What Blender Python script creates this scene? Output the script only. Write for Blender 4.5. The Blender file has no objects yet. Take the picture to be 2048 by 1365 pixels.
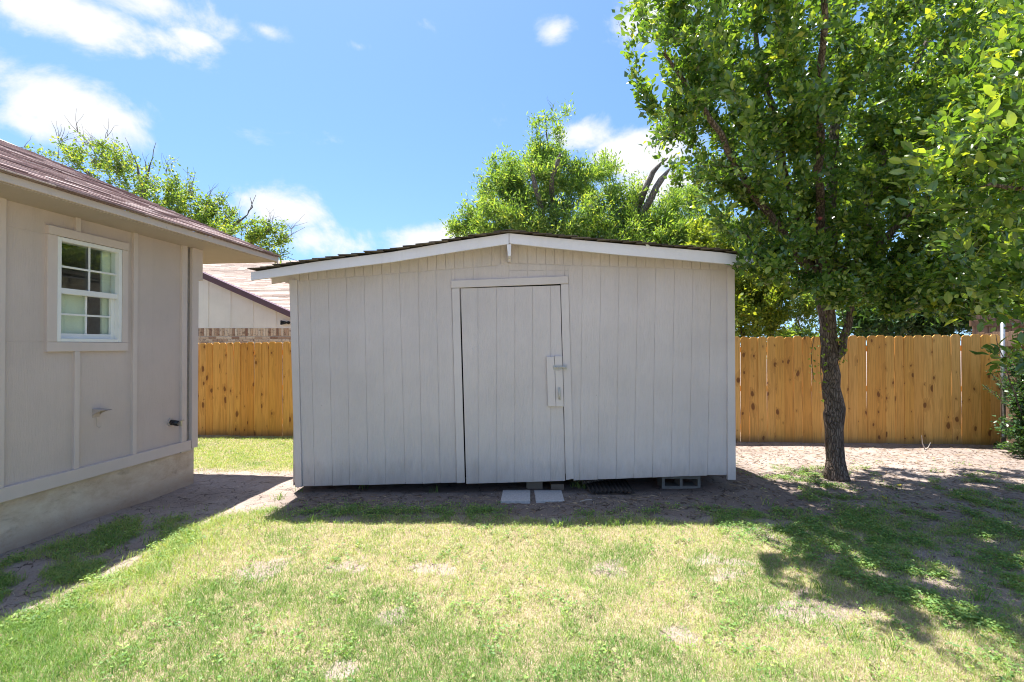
import bpy, math, random
import numpy as np
from mathutils import Vector, Matrix, noise as mnoise

random.seed(7)
RNG = np.random.default_rng(7)
S = bpy.context.scene
COL = S.collection
R = math.radians

# ------------------------------------------------------------------ camera
EYE = 1.64
FPX = 960.0            # focal length in pixels of the 2048 px wide photograph
PITCH = R(0.5)
cam_d = bpy.data.cameras.new('camera')
cam_d.sensor_width = 36.0
cam_d.lens = FPX / 2048 * 36.0
cam_d.clip_start = 0.05
cam_d.clip_end = 2000
cam = bpy.data.objects.new('camera', cam_d)
cam.location = (0, 0, EYE)
cam.rotation_euler = (R(90) + PITCH, 0, 0)
COL.objects.link(cam)
S.camera = cam

# ------------------------------------------------------------------ light
SUN_DIR = Vector((-0.18, 0.22, 1.0)).normalized()      # towards the sun
SUN_EL = math.asin(SUN_DIR.z)
SUN_AZ = math.atan2(SUN_DIR.x, SUN_DIR.y)
sun_d = bpy.data.lights.new('sun', 'SUN')
sun_d.energy = 4.3
sun_d.angle = R(0.5)
sun_d.color = (1.0, 0.955, 0.88)
sun = bpy.data.objects.new('sun', sun_d)
sun.rotation_euler = (-SUN_DIR).to_track_quat('-Z', 'Y').to_euler()
sun.location = (0, 0, 20)
COL.objects.link(sun)

S.view_settings.view_transform = 'Standard'
S.view_settings.look = 'None'
S.view_settings.gamma = 1
S.view_settings.use_curve_mapping = False
S.view_settings.exposure = 1.50
S.cycles.pixel_filter_type = 'BLACKMAN_HARRIS'
S.cycles.filter_width = 1.05

def ray(px, py):
    v = -(py - 682.5) / FPX
    u = (px - 1024) / FPX
    return Vector((u, math.cos(PITCH) - math.sin(PITCH) * v, math.sin(PITCH) + math.cos(PITCH) * v))

# sky: Nishita with procedural clouds laid out by compass direction and height
W = bpy.data.worlds.new('World'); S.world = W; W.use_nodes = True
nt = W.node_tree; nt.nodes.clear()
def wn(t, **k):
    n = nt.nodes.new(t)
    for a, b in k.items(): setattr(n, a, b)
    return n
def wmath(op, a, b=None, c=None, clamp=False):
    n = wn('ShaderNodeMath', operation=op); n.use_clamp = clamp
    for i, x in enumerate((a, b, c)):
        if x is None: continue
        if isinstance(x, (int, float)): n.inputs[i].default_value = x
        else: nt.links.new(x, n.inputs[i])
    return n.outputs[0]
SKY_STRENGTH = 0.15
wo = wn('ShaderNodeOutputWorld'); bg = wn('ShaderNodeBackground'); bg.inputs['Strength'].default_value = SKY_STRENGTH
nt.links.new(bg.outputs[0], wo.inputs[0])
sky = wn('ShaderNodeTexSky', sky_type='NISHITA'); sky.sun_disc = False
sky.sun_elevation = SUN_EL; sky.sun_rotation = SUN_AZ
sky.air_density = 1.0; sky.dust_density = 0.6; sky.ozone_density = 1.6; sky.altitude = 150
tc = wn('ShaderNodeTexCoord')
sep = wn('ShaderNodeSeparateXYZ'); nt.links.new(tc.outputs['Generated'], sep.inputs[0])
az = wmath('ARCTAN2', sep.outputs[0], sep.outputs[1]); el = wmath('ARCSINE', sep.outputs[2])
cmb = wn('ShaderNodeCombineXYZ'); nt.links.new(az, cmb.inputs[0]); nt.links.new(el, cmb.inputs[1])
n1 = wn('ShaderNodeTexNoise'); n1.inputs['Scale'].default_value = 5.0; n1.inputs['Detail'].default_value = 9; n1.inputs['Roughness'].default_value = 0.62
n1.inputs['Distortion'].default_value = 0.35
mp = wn('ShaderNodeMapping'); mp.inputs['Scale'].default_value = (1, 1, 1.35)
nt.links.new(tc.outputs['Generated'], mp.inputs[0]); nt.links.new(mp.outputs[0], n1.inputs['Vector'])
CLOUDS = [  # centre px, py, half width px, half height px, weight: turned into azimuth and height
    (130, 220, 160, 60, .95), (60, 250, 110, 45, .8), (250, 235, 90, 30, .6),
    (130, 25, 260, 55, .95), (330, 10, 280, 60, .85), (160, 60, 130, 40, .6),
    (390, 75, 60, 28, .95), (530, 62, 70, 30, .85), (520, 15, 110, 30, .5),
    (560, 420, 120, 50, 1.25), (490, 395, 60, 32, .9), (650, 450, 60, 40, .8), (620, 480, 150, 50, 1.0),
    (850, 480, 120, 42, 1.15), (890, 460, 60, 30, .8), (720, 95, 40, 24, .72), (750, 430, 36, 18, .62),
    (1110, 62, 50, 40, .9), (1150, 45, 30, 24, .45), (1310, 30, 110, 60, .9), (1240, 20, 40, 30, .5),
    (1290, 305, 120, 50, 1.1), (1170, 270, 60, 35, .9), (1340, 370, 130, 60, .8), (1152, 137, 22, 10, .4), (1110, 190, 50, 14, .28),
    (1620, 620, 90, 60, .8)]
best = None
for (px, py, hw, hh, w) in CLOUDS:
    d = ray(px, py).normalized()
    a0 = math.atan2(d.x, d.y); e0 = math.asin(d.z)
    dx = ray(px + hw, py).normalized(); dy = ray(px, py - hh).normalized()
    ra = max(abs(math.atan2(dx.x, dx.y) - a0), .01); re = max(abs(math.asin(dy.z) - e0), .01)
    sb = wn('ShaderNodeVectorMath', operation='SUBTRACT'); nt.links.new(cmb.outputs[0], sb.inputs[0]); sb.inputs[1].default_value = (a0, e0, 0)
    ml = wn('ShaderNodeVectorMath', operation='MULTIPLY'); nt.links.new(sb.outputs[0], ml.inputs[0]); ml.inputs[1].default_value = (1 / ra, 1 / re, 0)
    ln = wn('ShaderNodeVectorMath', operation='LENGTH'); nt.links.new(ml.outputs[0], ln.inputs[0])
    v = wmath('MULTIPLY_ADD', ln.outputs['Value'], -0.62 * w, w)
    best = v if best is None else wmath('MAXIMUM', best, v)
# the rest of the sky: the same kind of scattered cumulus from a broad noise
n2 = wn('ShaderNodeTexNoise'); n2.inputs['Scale'].default_value = 2.2; n2.inputs['Detail'].default_value = 3
nt.links.new(tc.outputs['Generated'], n2.inputs['Vector'])
away = wmath('ABSOLUTE', az)
mr = wn('ShaderNodeMapRange'); mr.inputs['From Min'].default_value = .9; mr.inputs['From Max'].default_value = 1.3
nt.links.new(away, mr.inputs['Value'])
gen = wmath('MULTIPLY', wmath('MULTIPLY_ADD', n2.outputs['Fac'], 5.0, -2.4), mr.outputs[0])
best = wmath('MAXIMUM', best, gen)
dens = wmath('ADD', best, wmath('MULTIPLY_ADD', n1.outputs['Fac'], 2.4, -1.30))
ss = wn('ShaderNodeMapRange', interpolation_type='SMOOTHSTEP'); ss.inputs['From Min'].default_value = .22; ss.inputs['From Max'].default_value = .78
nt.links.new(dens, ss.inputs['Value'])
# keep clouds above the horizon
mx = wn('ShaderNodeMix', data_type='RGBA')
nt.links.new(ss.outputs[0], mx.inputs[0])
hs = wn('ShaderNodeHueSaturation'); hs.inputs['Saturation'].default_value = 1.17; hs.inputs['Value'].default_value = .61; hs.inputs['Hue'].default_value = .499
sv = wn('ShaderNodeCombineXYZ'); nt.links.new(sep.outputs[0], sv.inputs[0]); nt.links.new(sep.outputs[1], sv.inputs[1])
nt.links.new(wmath('MULTIPLY_ADD', wmath('MAXIMUM', sep.outputs[2], 0.0), .95, .13), sv.inputs[2])      # thin the milky band at the horizon
nv = wn('ShaderNodeVectorMath', operation='NORMALIZE'); nt.links.new(sv.outputs[0], nv.inputs[0]); nt.links.new(nv.outputs[0], sky.inputs[0])
nt.links.new(sky.outputs[0], hs.inputs['Color']); nt.links.new(hs.outputs[0], mx.inputs[6])
mx.inputs[7].default_value = (2.45, 2.5, 2.6, 1)
nt.links.new(mx.outputs[2], bg.inputs[0])

# ------------------------------------------------------------------ helpers
def P(px, py, Y):
    r = ray(px, py); return Vector((0, 0, EYE)) + r * (Y / r.y)
def PG(px, py, z=0.0):
    r = ray(px, py); return Vector((0, 0, EYE)) + r * ((z - EYE) / r.z)

WL = {}
def setp(o, label=None, cat=None, group=None, kind=None):
    if label: o['label'] = label
    if cat: o['category'] = cat
    if group: o['group'] = group
    if kind: o['kind'] = kind
    return o
def empty(name, loc, label, cat, group=None):
    o = bpy.data.objects.new(name, None); COL.objects.link(o)
    o.empty_display_size = .1
    o.location = loc; WL[o] = Vector(loc)
    return setp(o, label, cat, group)

class G:
    """collects faces in world coordinates"""
    def __init__(s): s.v = []; s.f = []; s.a = []
    def add(s, vs, fs, a=0.5):
        n = len(s.v); s.v += [tuple(x) for x in vs]; s.f += [tuple(i + n for i in f) for f in fs]; s.a += [a] * len(vs)
        return s
    def box(s, c, size, fr=None, a=.5):
        c = Vector(c); hx, hy, hz = [q / 2 for q in size]
        X, Y, Z = fr or (Vector((1, 0, 0)), Vector((0, 1, 0)), Vector((0, 0, 1)))
        vs = [c + X * (hx * i) + Y * (hy * j) + Z * (hz * k) for k in (-1, 1) for j in (-1, 1) for i in (-1, 1)]
        return s.add(vs, [(0, 2, 3, 1), (4, 5, 7, 6), (0, 1, 5, 4), (2, 6, 7, 3), (0, 4, 6, 2), (1, 3, 7, 5)], a)
    def board(s, poly, nrm, t, ch=.002, a=.5):
        """polygon (points on the back plane), thickness t along nrm, chamfered front edges"""
        nrm = Vector(nrm).normalized(); poly = [Vector(p) for p in poly]; n = len(poly)
        # orient counter-clockwise about nrm
        ar = Vector((0, 0, 0))
        for i in range(n): ar += (poly[i] - poly[0]).cross(poly[(i + 1) % n] - poly[0])
        if ar.dot(nrm) < 0: poly.reverse()
        ins = []
        for i in range(n):
            e0 = (poly[i] - poly[i - 1]).normalized(); e1 = (poly[(i + 1) % n] - poly[i]).normalized()
            m0 = nrm.cross(e0); m1 = nrm.cross(e1)
            k = 1 + m0.dot(m1)
            ins.append((m0 + m1) / max(k, .3) * ch)
        vs = [p for p in poly] + [p + nrm * (t - ch) for p in poly] + [p + q + nrm * t for p, q in zip(poly, ins)]
        fs = [tuple(range(n - 1, -1, -1)), tuple(range(2 * n, 3 * n))]
        for r in (0, 1):
            for i in range(n):
                j = (i + 1) % n
                fs.append((r * n + i, r * n + j, (r + 1) * n + j, (r + 1) * n + i))
        return s.add(vs, fs, a)
    def tube(s, pts, rad, n=8, cap=True, a=.5):
        pts = [Vector(p) for p in pts]
        if isinstance(rad, (int, float)): rad = [rad] * len(pts)
        up = None; rings = []
        for i, p in enumerate(pts):
            t = (pts[min(i + 1, len(pts) - 1)] - pts[max(i - 1, 0)])
            if t.length < 1e-9: t = Vector((0, 0, 1))
            t.normalize()
            if up is None: up = t.orthogonal().normalized()
            up = (up - t * up.dot(t))
            if up.length < 1e-6: up = t.orthogonal()
            up.normalize(); b = t.cross(up)
            rings.append([p + (up * math.cos(2 * math.pi * k / n) + b * math.sin(2 * math.pi * k / n)) * rad[i] for k in range(n)])
        vs = [q for r in rings for q in r]; fs = []
        for i in range(len(pts) - 1):
            for k in range(n):
                k2 = (k + 1) % n
                fs.append((i * n + k, i * n + k2, (i + 1) * n + k2, (i + 1) * n + k))
        if cap:
            fs.append(tuple(range(n - 1, -1, -1))); m = (len(pts) - 1) * n
            fs.append(tuple(range(m, m + n)))
        return s.add(vs, fs, a)
    def build(s, name, mat, parent=None, smooth=False, kind=None, label=None):
        base = WL[parent] if parent else Vector((0, 0, 0))
        me = bpy.data.meshes.new(name)
        me.from_pydata([(x - base.x, y - base.y, z - base.z) for x, y, z in s.v], [], s.f)
        at = me.attributes.new('tone', 'FLOAT', 'POINT'); at.data.foreach_set('value', s.a)
        if smooth: me.polygons.foreach_set('use_smooth', [True] * len(me.polygons))
        me.materials.append(mat); me.update()
        o = bpy.data.objects.new(name, me); COL.objects.link(o)
        WL[o] = base
        if parent: o.parent = parent
        if kind: o['kind'] = kind
        if label: o['label'] = label
        return o

def np_mesh(name, verts, faces, attrs, mat, parent=None, smooth=False):
    """verts (N,3), faces (M,3) or (M,4)"""
    base = np.array(WL[parent]) if parent else np.zeros(3)
    me = bpy.data.meshes.new(name)
    N = len(verts); M, k = faces.shape
    me.vertices.add(N); me.vertices.foreach_set('co', (verts - base).astype(np.float32).ravel())
    me.loops.add(M * k); me.loops.foreach_set('vertex_index', faces.astype(np.int32).ravel())
    me.polygons.add(M)
    me.polygons.foreach_set('loop_start', np.arange(0, M * k, k, dtype=np.int32))
    me.polygons.foreach_set('loop_total', np.full(M, k, dtype=np.int32))
    if smooth: me.polygons.foreach_set('use_smooth', np.ones(M, dtype=bool))
    for an, av in attrs.items():
        at = me.attributes.new(an, 'FLOAT', 'POINT'); at.data.foreach_set('value', av.astype(np.float32))
    me.materials.append(mat); me.update(calc_edges=True)
    o = bpy.data.objects.new(name, me); COL.objects.link(o); WL[o] = Vector(base)
    if parent: o.parent = parent
    return o

# value noise for placing plants
def vnoise(x, y, seed=0):
    xi = np.floor(x).astype(np.int64); yi = np.floor(y).astype(np.int64)
    fx = x - xi; fy = y - yi; fx = fx * fx * (3 - 2 * fx); fy = fy * fy * (3 - 2 * fy)
    def h(a, b):
        n = (a * 374761393 + b * 668265263 + seed * 974634777) & 0xffffffff
        n = ((n ^ (n >> 13)) * 1274126177) & 0xffffffff
        return ((n ^ (n >> 16)) & 0xffff) / 65535.0
    return (h(xi, yi) * (1 - fx) + h(xi + 1, yi) * fx) * (1 - fy) + (h(xi, yi + 1) * (1 - fx) + h(xi + 1, yi + 1) * fx) * fy
def fbm(x, y, sc, seed=0, oc=3):
    t = 0; a = .5; s = 0
    for o in range(oc):
        t = t + a * vnoise(x * sc + 31.7 * o, y * sc + 11.3 * o, seed + o); s += a; a *= .55; sc *= 2.1
    return t / s
def sst(x, a, b):
    t = np.clip((x - a) / (b - a), 0, 1); return t * t * (3 - 2 * t)

# ------------------------------------------------------------------ materials
class M:
    def __init__(s, name):
        s.m = bpy.data.materials.new(name); s.m.use_nodes = True; s.t = s.m.node_tree
        s.b = s.t.nodes['Principled BSDF']; s.out = s.t.nodes['Material Output']; s.n = s.t.nodes
        s.co = None
    def node(s, t, **k):
        n = s.n.new(t)
        for a, b in k.items(): setattr(n, a, b)
        return n
    def link(s, a, b): s.t.links.new(a, b)
    def setin(s, sock, v):
        if isinstance(v, (int, float)): sock.default_value = v
        elif isinstance(v, (tuple, list)): sock.default_value = tuple(v) + ((1,) if len(v) == 3 and sock.type == 'RGBA' else ())
        else: s.link(v, sock)
    def coord(s, scale=(1, 1, 1), rand=0.0, kind='Object', rot=(0, 0, 0)):
        tc = s.node('ShaderNodeTexCoord'); out = tc.outputs[kind]
        if rand:
            oi = s.node('ShaderNodeObjectInfo'); mu = s.node('ShaderNodeMath', operation='MULTIPLY'); s.link(oi.outputs['Random'], mu.inputs[0]); mu.inputs[1].default_value = rand
            va = s.node('ShaderNodeVectorMath', operation='ADD'); s.link(out, va.inputs[0]); s.link(mu.outputs[0], va.inputs[1]); out = va.outputs[0]
        mp = s.node('ShaderNodeMapping'); mp.inputs['Scale'].default_value = scale; mp.inputs['Rotation'].default_value = rot
        s.link(out, mp.inputs[0]); return mp.outputs[0]
    def noise(s, co, scale=5, detail=4, rough=.55, dist=0):
        n = s.node('ShaderNodeTexNoise'); s.link(co, n.inputs['Vector'])
        n.inputs['Scale'].default_value = scale; n.inputs['Detail'].default_value = detail; n.inputs['Roughness'].default_value = rough; n.inputs['Distortion'].default_value = dist
        return n.outputs['Fac']
    def ramp(s, f, stops, interp='LINEAR'):
        r = s.node('ShaderNodeValToRGB'); s.link(f, r.inputs[0]); r.color_ramp.interpolation = interp
        e = r.color_ramp.elements
        while len(e) < len(stops): e.new(.5)
        for i, (p, c) in enumerate(stops):
            e[i].position = p; e[i].color = tuple(c) + (1,) if len(c) == 3 else c
        return r.outputs[0]
    def mix(s, f, a, b, blend='MIX'):
        m = s.node('ShaderNodeMix', data_type='RGBA', blend_type=blend)
        s.setin(m.inputs[0], f); s.setin(m.inputs[6], a); s.setin(m.inputs[7], b); return m.outputs[2]
    def math(s, op, a, b=0.0, c=None, clamp=False):
        n = s.node('ShaderNodeMath', operation=op); n.use_clamp = clamp
        s.setin(n.inputs[0], a); s.setin(n.inputs[1], b)
        if c is not None: s.setin(n.inputs[2], c)
        return n.outputs[0]
    def mr(s, v, a, b, c=0.0, d=1.0):
        n = s.node('ShaderNodeMapRange'); s.link(v, n.inputs[0])
        for i, q in enumerate((a, b, c, d)): n.inputs[i + 1].default_value = q
        return n.outputs[0]
    def attr(s, name):
        a = s.node('ShaderNodeAttribute', attribute_name=name); return a.outputs['Fac']
    def rnd(s): return s.node('ShaderNodeObjectInfo').outputs['Random']
    def bump(s, h, strength=.3, dist=.01):
        n = s.node('ShaderNodeBump'); n.inputs['Strength'].default_value = strength; n.inputs['Distance'].default_value = dist
        s.link(h, n.inputs['Height']); s.link(n.outputs[0], s.b.inputs['Normal']); return n
    def fin(s, col, rough=.7, spec=.3, metal=0.0):
        s.setin(s.b.inputs['Base Color'], col); s.setin(s.b.inputs['Roughness'], rough); s.b.inputs['Specular IOR Level'].default_value = spec
        s.setin(s.b.inputs['Metallic'], metal); return s.m

def paint(name, c, grain=(26, 26, 1.6), gs=1.0, dirt=.25, rough=.62, bump=.35, spots=True, splash=True):
    m = M(name)
    co = m.coord(grain, 3.7)
    g = m.noise(co, 6, 5, .65, .6)
    co2 = m.coord((1, 1, 1))
    big = m.noise(co2, 1.3, 4, .6)
    fine = m.noise(m.coord((1, 1, .35)), 14, 5, .6)
    dark = tuple(x * .80 for x in c); lite = tuple(min(1, x * 1.07) for x in c)
    col = m.mix(m.mr(big, .3, .7), tuple(x * .93 for x in c), lite)
    col = m.mix(m.math('MULTIPLY', m.mr(fine, .55, .8), dirt), col, dark)
    col = m.mix(m.math('MULTIPLY', m.mr(g, .58, .75), .22), col, dark)
    # soil splash low on the walls
    _sz = m.node('ShaderNodeSeparateXYZ'); m.link(m.node('ShaderNodeTexCoord').outputs['Object'], _sz.inputs[0])
    _hz = m.math('ADD', _sz.outputs[2], m.math('MULTIPLY', fine, -.35))
    if splash: col = m.mix(m.math('MULTIPLY', m.mr(_hz, .22, -.08), .45), col, (.30, .24, .20))
    st = m.noise(m.coord((9, 9, .35)), 1.6, 5, .65)
    col = m.mix(m.math('MULTIPLY', m.mr(st, .52, .74), .20), col, dark)
    col = m.mix(m.math('MULTIPLY', m.rnd(), .07), col, dark)
    if spots:
        v = m.node('ShaderNodeTexVoronoi'); m.link(m.coord((1, 1, 1)), v.inputs['Vector']); v.inputs['Scale'].default_value = 2.6
        col = m.mix(m.mr(v.outputs['Distance'], .013, .006), col, (.12, .10, .09))
    m.bump(m.math('ADD', m.math('MULTIPLY', g, gs), m.math('MULTIPLY', m.noise(m.coord((1, 1, 1)), 90, 2), .25)), bump, .004)
    return m.fin(col, rough, .3)

MAT = {}
MAT['shed_paint'] = paint('shed_paint', (.63, .572, .578), bump=1.3)
MAT['shed_trim'] = paint('shed_trim', (.645, .587, .592), bump=.4)
MAT['shed_fascia'] = paint('shed_fascia', (.78, .755, .80), grain=(1.6, 26, 26), bump=.3)
MAT['house_paint'] = paint('house_paint', (.58, .49, .45), bump=.8, dirt=.22, splash=False)
MAT['house_trim'] = paint('house_trim', (.63, .54, .498), bump=.25, dirt=.15)
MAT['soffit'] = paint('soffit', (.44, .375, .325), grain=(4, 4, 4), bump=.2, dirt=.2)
MAT['white_siding'] = paint('white_siding', (.90, .90, .89), bump=.1, dirt=.1, spots=False)
MAT['purple_trim'] = paint('purple_trim', (.16, .10, .13), grain=(2, 2, 20), bump=.2, spots=False)
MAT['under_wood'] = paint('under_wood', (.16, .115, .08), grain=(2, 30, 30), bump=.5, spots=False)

def simple(name, c, rough=.5, spec=.4, metal=0, var=.2, sc=20, bump=0):
    m = M(name); co = m.coord(); n = m.noise(co, sc, 4)
    col = m.mix(m.mr(n, .35, .7), tuple(x * (1 - var) for x in c), c)
    if bump: m.bump(n, bump, .004)
    return m.fin(col, rough, spec, metal)
MAT['vinyl'] = simple('vinyl', (.82, .82, .80), .35, .5, 0, .06, 8)
MAT['black_plastic'] = simple('black_plastic', (.012, .012, .015), .3, .5)
MAT['brass'] = simple('brass', (.45, .42, .38), .35, .5, .9)
MAT['galv'] = simple('galvanised', (.50, .52, .54), .38, .5, .75, .35, 30)
MAT['painted_metal'] = simple('painted_metal', (.55, .53, .52), .4, .5, 0, .12, 60, .3)
MAT['dark'] = simple('dark_void', (.02, .018, .016), .9, .1)
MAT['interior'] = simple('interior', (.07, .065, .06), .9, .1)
MAT['pane_reflection'] = simple('pane_reflection', (.84, .88, .78), .8, .1, 0, .1, 6)  # pale green painted as the window's reflection
MAT['paver'] = simple('paver', (.56, .53, .53), .85, .2, 0, .25, 45, .4)
MAT['stick'] = simple('stick', (.55, .50, .45), .8, .2)
MAT['pebble'] = simple('pebble', (.52, .48, .45), .8, .2, 0, .4, 9)
MAT['old_leaf'] = simple('old_leaf', (.62, .50, .06), .6, .3)
MAT['red_litter'] = simple('red_litter', (.30, .08, .03), .7, .3)
MAT['fruit'] = simple('fruit', (.28, .05, .05), .35, .5)

def mk_block():
    m = M('cinder_block'); co = m.coord()
    n = m.noise(co, 140, 3, .7); b = m.noise(co, 9, 4)
    col = m.mix(m.mr(b, .3, .7), (.20, .18, .165), (.28, .26, .24)); col = m.mix(m.math('MULTIPLY', m.mr(n, .5, .7), .5), col, (.12, .11, .10))
    m.bump(n, .8, .006); return m.fin(col, .95, .1)
MAT['block'] = mk_block()

def mk_foundation():
    m = M('foundation_concrete'); co = m.coord((1, 1, 1)); a = m.noise(m.coord((1, 1, 1.6)), 1.6, 8, .68, .2); b = m.noise(co, 70, 3)
    col = m.ramp(a, [(.25, (.40, .29, .20)), (.42, (.58, .46, .35)), (.55, (.70, .60, .49)), (.66, (.62, .44, .31)), (.8, (.74, .66, .57))])
    c = m.noise(m.coord((1, 1, 2.2)), 4.5, 8, .75, .3)
    col = m.mix(m.math('MULTIPLY', m.mr(c, .55, .72), .5), col, (.22, .16, .12))
    # damp dirt splash along the soil line
    sp = m.node('ShaderNodeSeparateXYZ'); m.link(m.node('ShaderNodeTexCoord').outputs['Object'], sp.inputs[0])
    h = m.math('ADD', sp.outputs[2], m.math('MULTIPLY', a, -.22))
    col = m.mix(m.math('MULTIPLY', m.mr(h, .07, -.06), .55), col, (.25, .18, .135))
    m.bump(m.math('ADD', m.math('MULTIPLY', b, .4), m.math('MULTIPLY', c, 1.0)), .5, .012); return m.fin(col, .9, .15)
MAT['foundation'] = mk_foundation()

def mk_cedar():
    m = M('pine_picket')
    co = m.coord((1, 1, 1), 41.0)
    wob = m.noise(m.coord((3, 3, 1.0), 41.0), 1.6, 3)
    # knots: sparse cells, stretched
    kc = m.node('ShaderNodeVectorMath', operation='ADD'); 
    _s = m.node('ShaderNodeSeparateXYZ'); m.link(m.coord((1, 1, 1), 53.0), _s.inputs[0]); _c = m.node('ShaderNodeCombineXYZ')
    m.link(m.math('MULTIPLY', _s.outputs[0], 8.0), _c.inputs[0]); m.link(m.math('MULTIPLY', _s.outputs[2], 4.2), _c.inputs[1]); m.link(_c.outputs[0], kc.inputs[0])
    w2 = m.node('ShaderNodeTexNoise'); m.link(m.coord((1, 1, 1), 53.0), w2.inputs['Vector']); w2.inputs['Scale'].default_value = 7
    mulv = m.node('ShaderNodeVectorMath', operation='SCALE'); m.link(w2.outputs['Color'], mulv.inputs[0]); mulv.inputs['Scale'].default_value = .34; m.link(mulv.outputs[0], kc.inputs[1])
    v = m.node('ShaderNodeTexVoronoi', voronoi_dimensions='2D'); m.link(kc.outputs[0], v.inputs['Vector']); v.inputs['Scale'].default_value = 1.0; v.inputs['Randomness'].default_value = .95
    keep = m.mr(m.node_sep(v.outputs['Color']), .56, .57) if False else None
    sc = m.node('ShaderNodeSeparateColor'); m.link(v.outputs['Color'], sc.inputs[0])
    keep = m.mr(sc.outputs[0], .66, .67)
    size = m.math('MULTIPLY_ADD', m.math('POWER', sc.outputs[1], 2.2), .24, .045)
    d = m.math('DIVIDE', v.outputs['Distance'], size)
    core = m.math('MULTIPLY', m.mr(d, 1.0, .7), keep)
    halo = m.math('MULTIPLY', m.mr(d, 4.0, 1.0), keep)
    # grain: stretched bands that bend round the knots
    gc = m.node('ShaderNodeVectorMath', operation='ADD'); m.link(m.coord((38, 1, 1.3), 41.0), gc.inputs[0])
    hv = m.node('ShaderNodeCombineXYZ'); m.link(m.math('MULTIPLY', halo, 1.4), hv.inputs[0]); m.link(hv.outputs[0], gc.inputs[1])
    g = m.noise(gc.outputs[0], 1.5, 5, .6, .5)
    wide = m.noise(m.coord((9, 1, .5), 41.0), 1.0, 3)
    base = m.ramp(m.rnd(), [(0, (.74, .385, .085)), (.35, (.80, .45, .13)), (.7, (.70, .335, .07)), (1, (.83, .50, .17))])
    col = m.mix(m.math('MULTIPLY', m.mr(g, .46, .62), .5), base, (.42, .20, .045))
    col = m.mix(m.math('MULTIPLY', m.mr(wide, .5, .75), .35), col, (.50, .23, .05))
    col = m.mix(m.math('MULTIPLY', halo, .35), col, (.36, .15, .035))
    col = m.mix(m.math('MULTIPLY', core, .85), col, (.17, .062, .02))
    # soil splash at the foot
    sp = m.node('ShaderNodeSeparateXYZ'); m.link(m.node('ShaderNodeTexCoord').outputs['Object'], sp.inputs[0])
    hh = m.math('ADD', sp.outputs[2], m.math('MULTIPLY', wob, -.14))
    col = m.mix(m.math('MULTIPLY', m.mr(hh, .06, -.05), .5), col, (.16, .11, .08))
    m.bump(m.math('ADD', g, m.math('MULTIPLY', core, .5)), .3, .004)
    return m.fin(col, .62, .3)
M.node_sep = lambda s, x: x
MAT['cedar'] = mk_cedar()
def mk_oldwood():
    m = M('weathered_wood'); co = m.coord((30, 30, 1.5), 19.0); g = m.noise(co, 1.6, 5, .6, .4)
    base = m.ramp(m.rnd(), [(0, (.20, .125, .08)), (.5, (.30, .19, .125)), (1, (.235, .17, .13))])
    col = m.mix(m.mr(g, .45, .7), base, (.12, .08, .055)); m.bump(g, .5, .004); return m.fin(col, .85, .15)
MAT['oldwood'] = mk_oldwood()

def mk_shingle(name, c1, c2, c3, sc=60):
    m = M(name); t = m.attr('tone'); co = m.coord()
    col = m.ramp(t, [(0, c1), (.5, c2), (1, c3)])
    n = m.noise(co, sc, 3, .8); b = m.noise(co, 2.2, 4)
    col = m.mix(m.math('MULTIPLY', m.mr(n, .5, .65), .55), col, tuple(x * .45 for x in c1)); col = m.mix(m.math('MULTIPLY', m.mr(b, .45, .75), .35), col, c3)
    m.bump(n, .5, .004); return m.fin(col, .9, .2)
MAT['house_shingle'] = mk_shingle('house_shingle', (.17, .11, .105), (.38, .27, .26), (.62, .52, .50))
MAT['shed_shingle'] = mk_shingle('shed_shingle', (.06, .05, .04), (.11, .09, .07), (.17, .14, .11))
MAT['tan_shingle'] = mk_shingle('tan_shingle', (.30, .225, .19), (.40, .32, .275), (.48, .40, .35), 30)

def mk_brick(name):
    m = M(name); t = m.attr('tone'); co = m.coord()
    col = m.ramp(t, [(0, (.32, .19, .14)), (.25, (.62, .47, .36)), (.55, (.78, .67, .56)), (.8, (.68, .52, .40)), (1, (.85, .78, .68))])
    b = m.noise(co, 16, 4, .7, .5); col = m.mix(m.mr(b, .52, .68), col, (.17, .10, .08)); n = m.noise(co, 80, 3); m.bump(n, .5, .004); return m.fin(col, .9, .15)
MAT['brick'] = mk_brick('mottled_brick')
MAT['mortar'] = simple('mortar', (.70, .66, .60), .95, .1)

def mk_bark(name, a, b, c):
    m = M(name); co = m.coord((1, 1, .28)); n = m.noise(co, 24, 6, .7, .7)
    v = m.node('ShaderNodeTexVoronoi', feature='DISTANCE_TO_EDGE'); m.link(m.coord((1, 1, .3)), v.inputs['Vector']); v.inputs['Scale'].default_value = 38
    e = m.mr(v.outputs['Distance'], 0, .14)
    col = m.ramp(n, [(.3, a), (.5, b), (.72, c)]); col = m.mix(m.math('MULTIPLY', m.math('SUBTRACT', 1.0, e), .6), col, tuple(x * .5 for x in a))
    m.bump(m.math('ADD', m.math('MULTIPLY', e, .8), n), .9, .02); return m.fin(col, .9, .15)
MAT['bark'] = mk_bark('pear_bark', (.09, .068, .055), (.22, .17, .14), (.38, .31, .265))
MAT['greybark'] = mk_bark('grey_bark', (.12, .10, .09), (.25, .22, .20), (.40, .36, .33))

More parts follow.
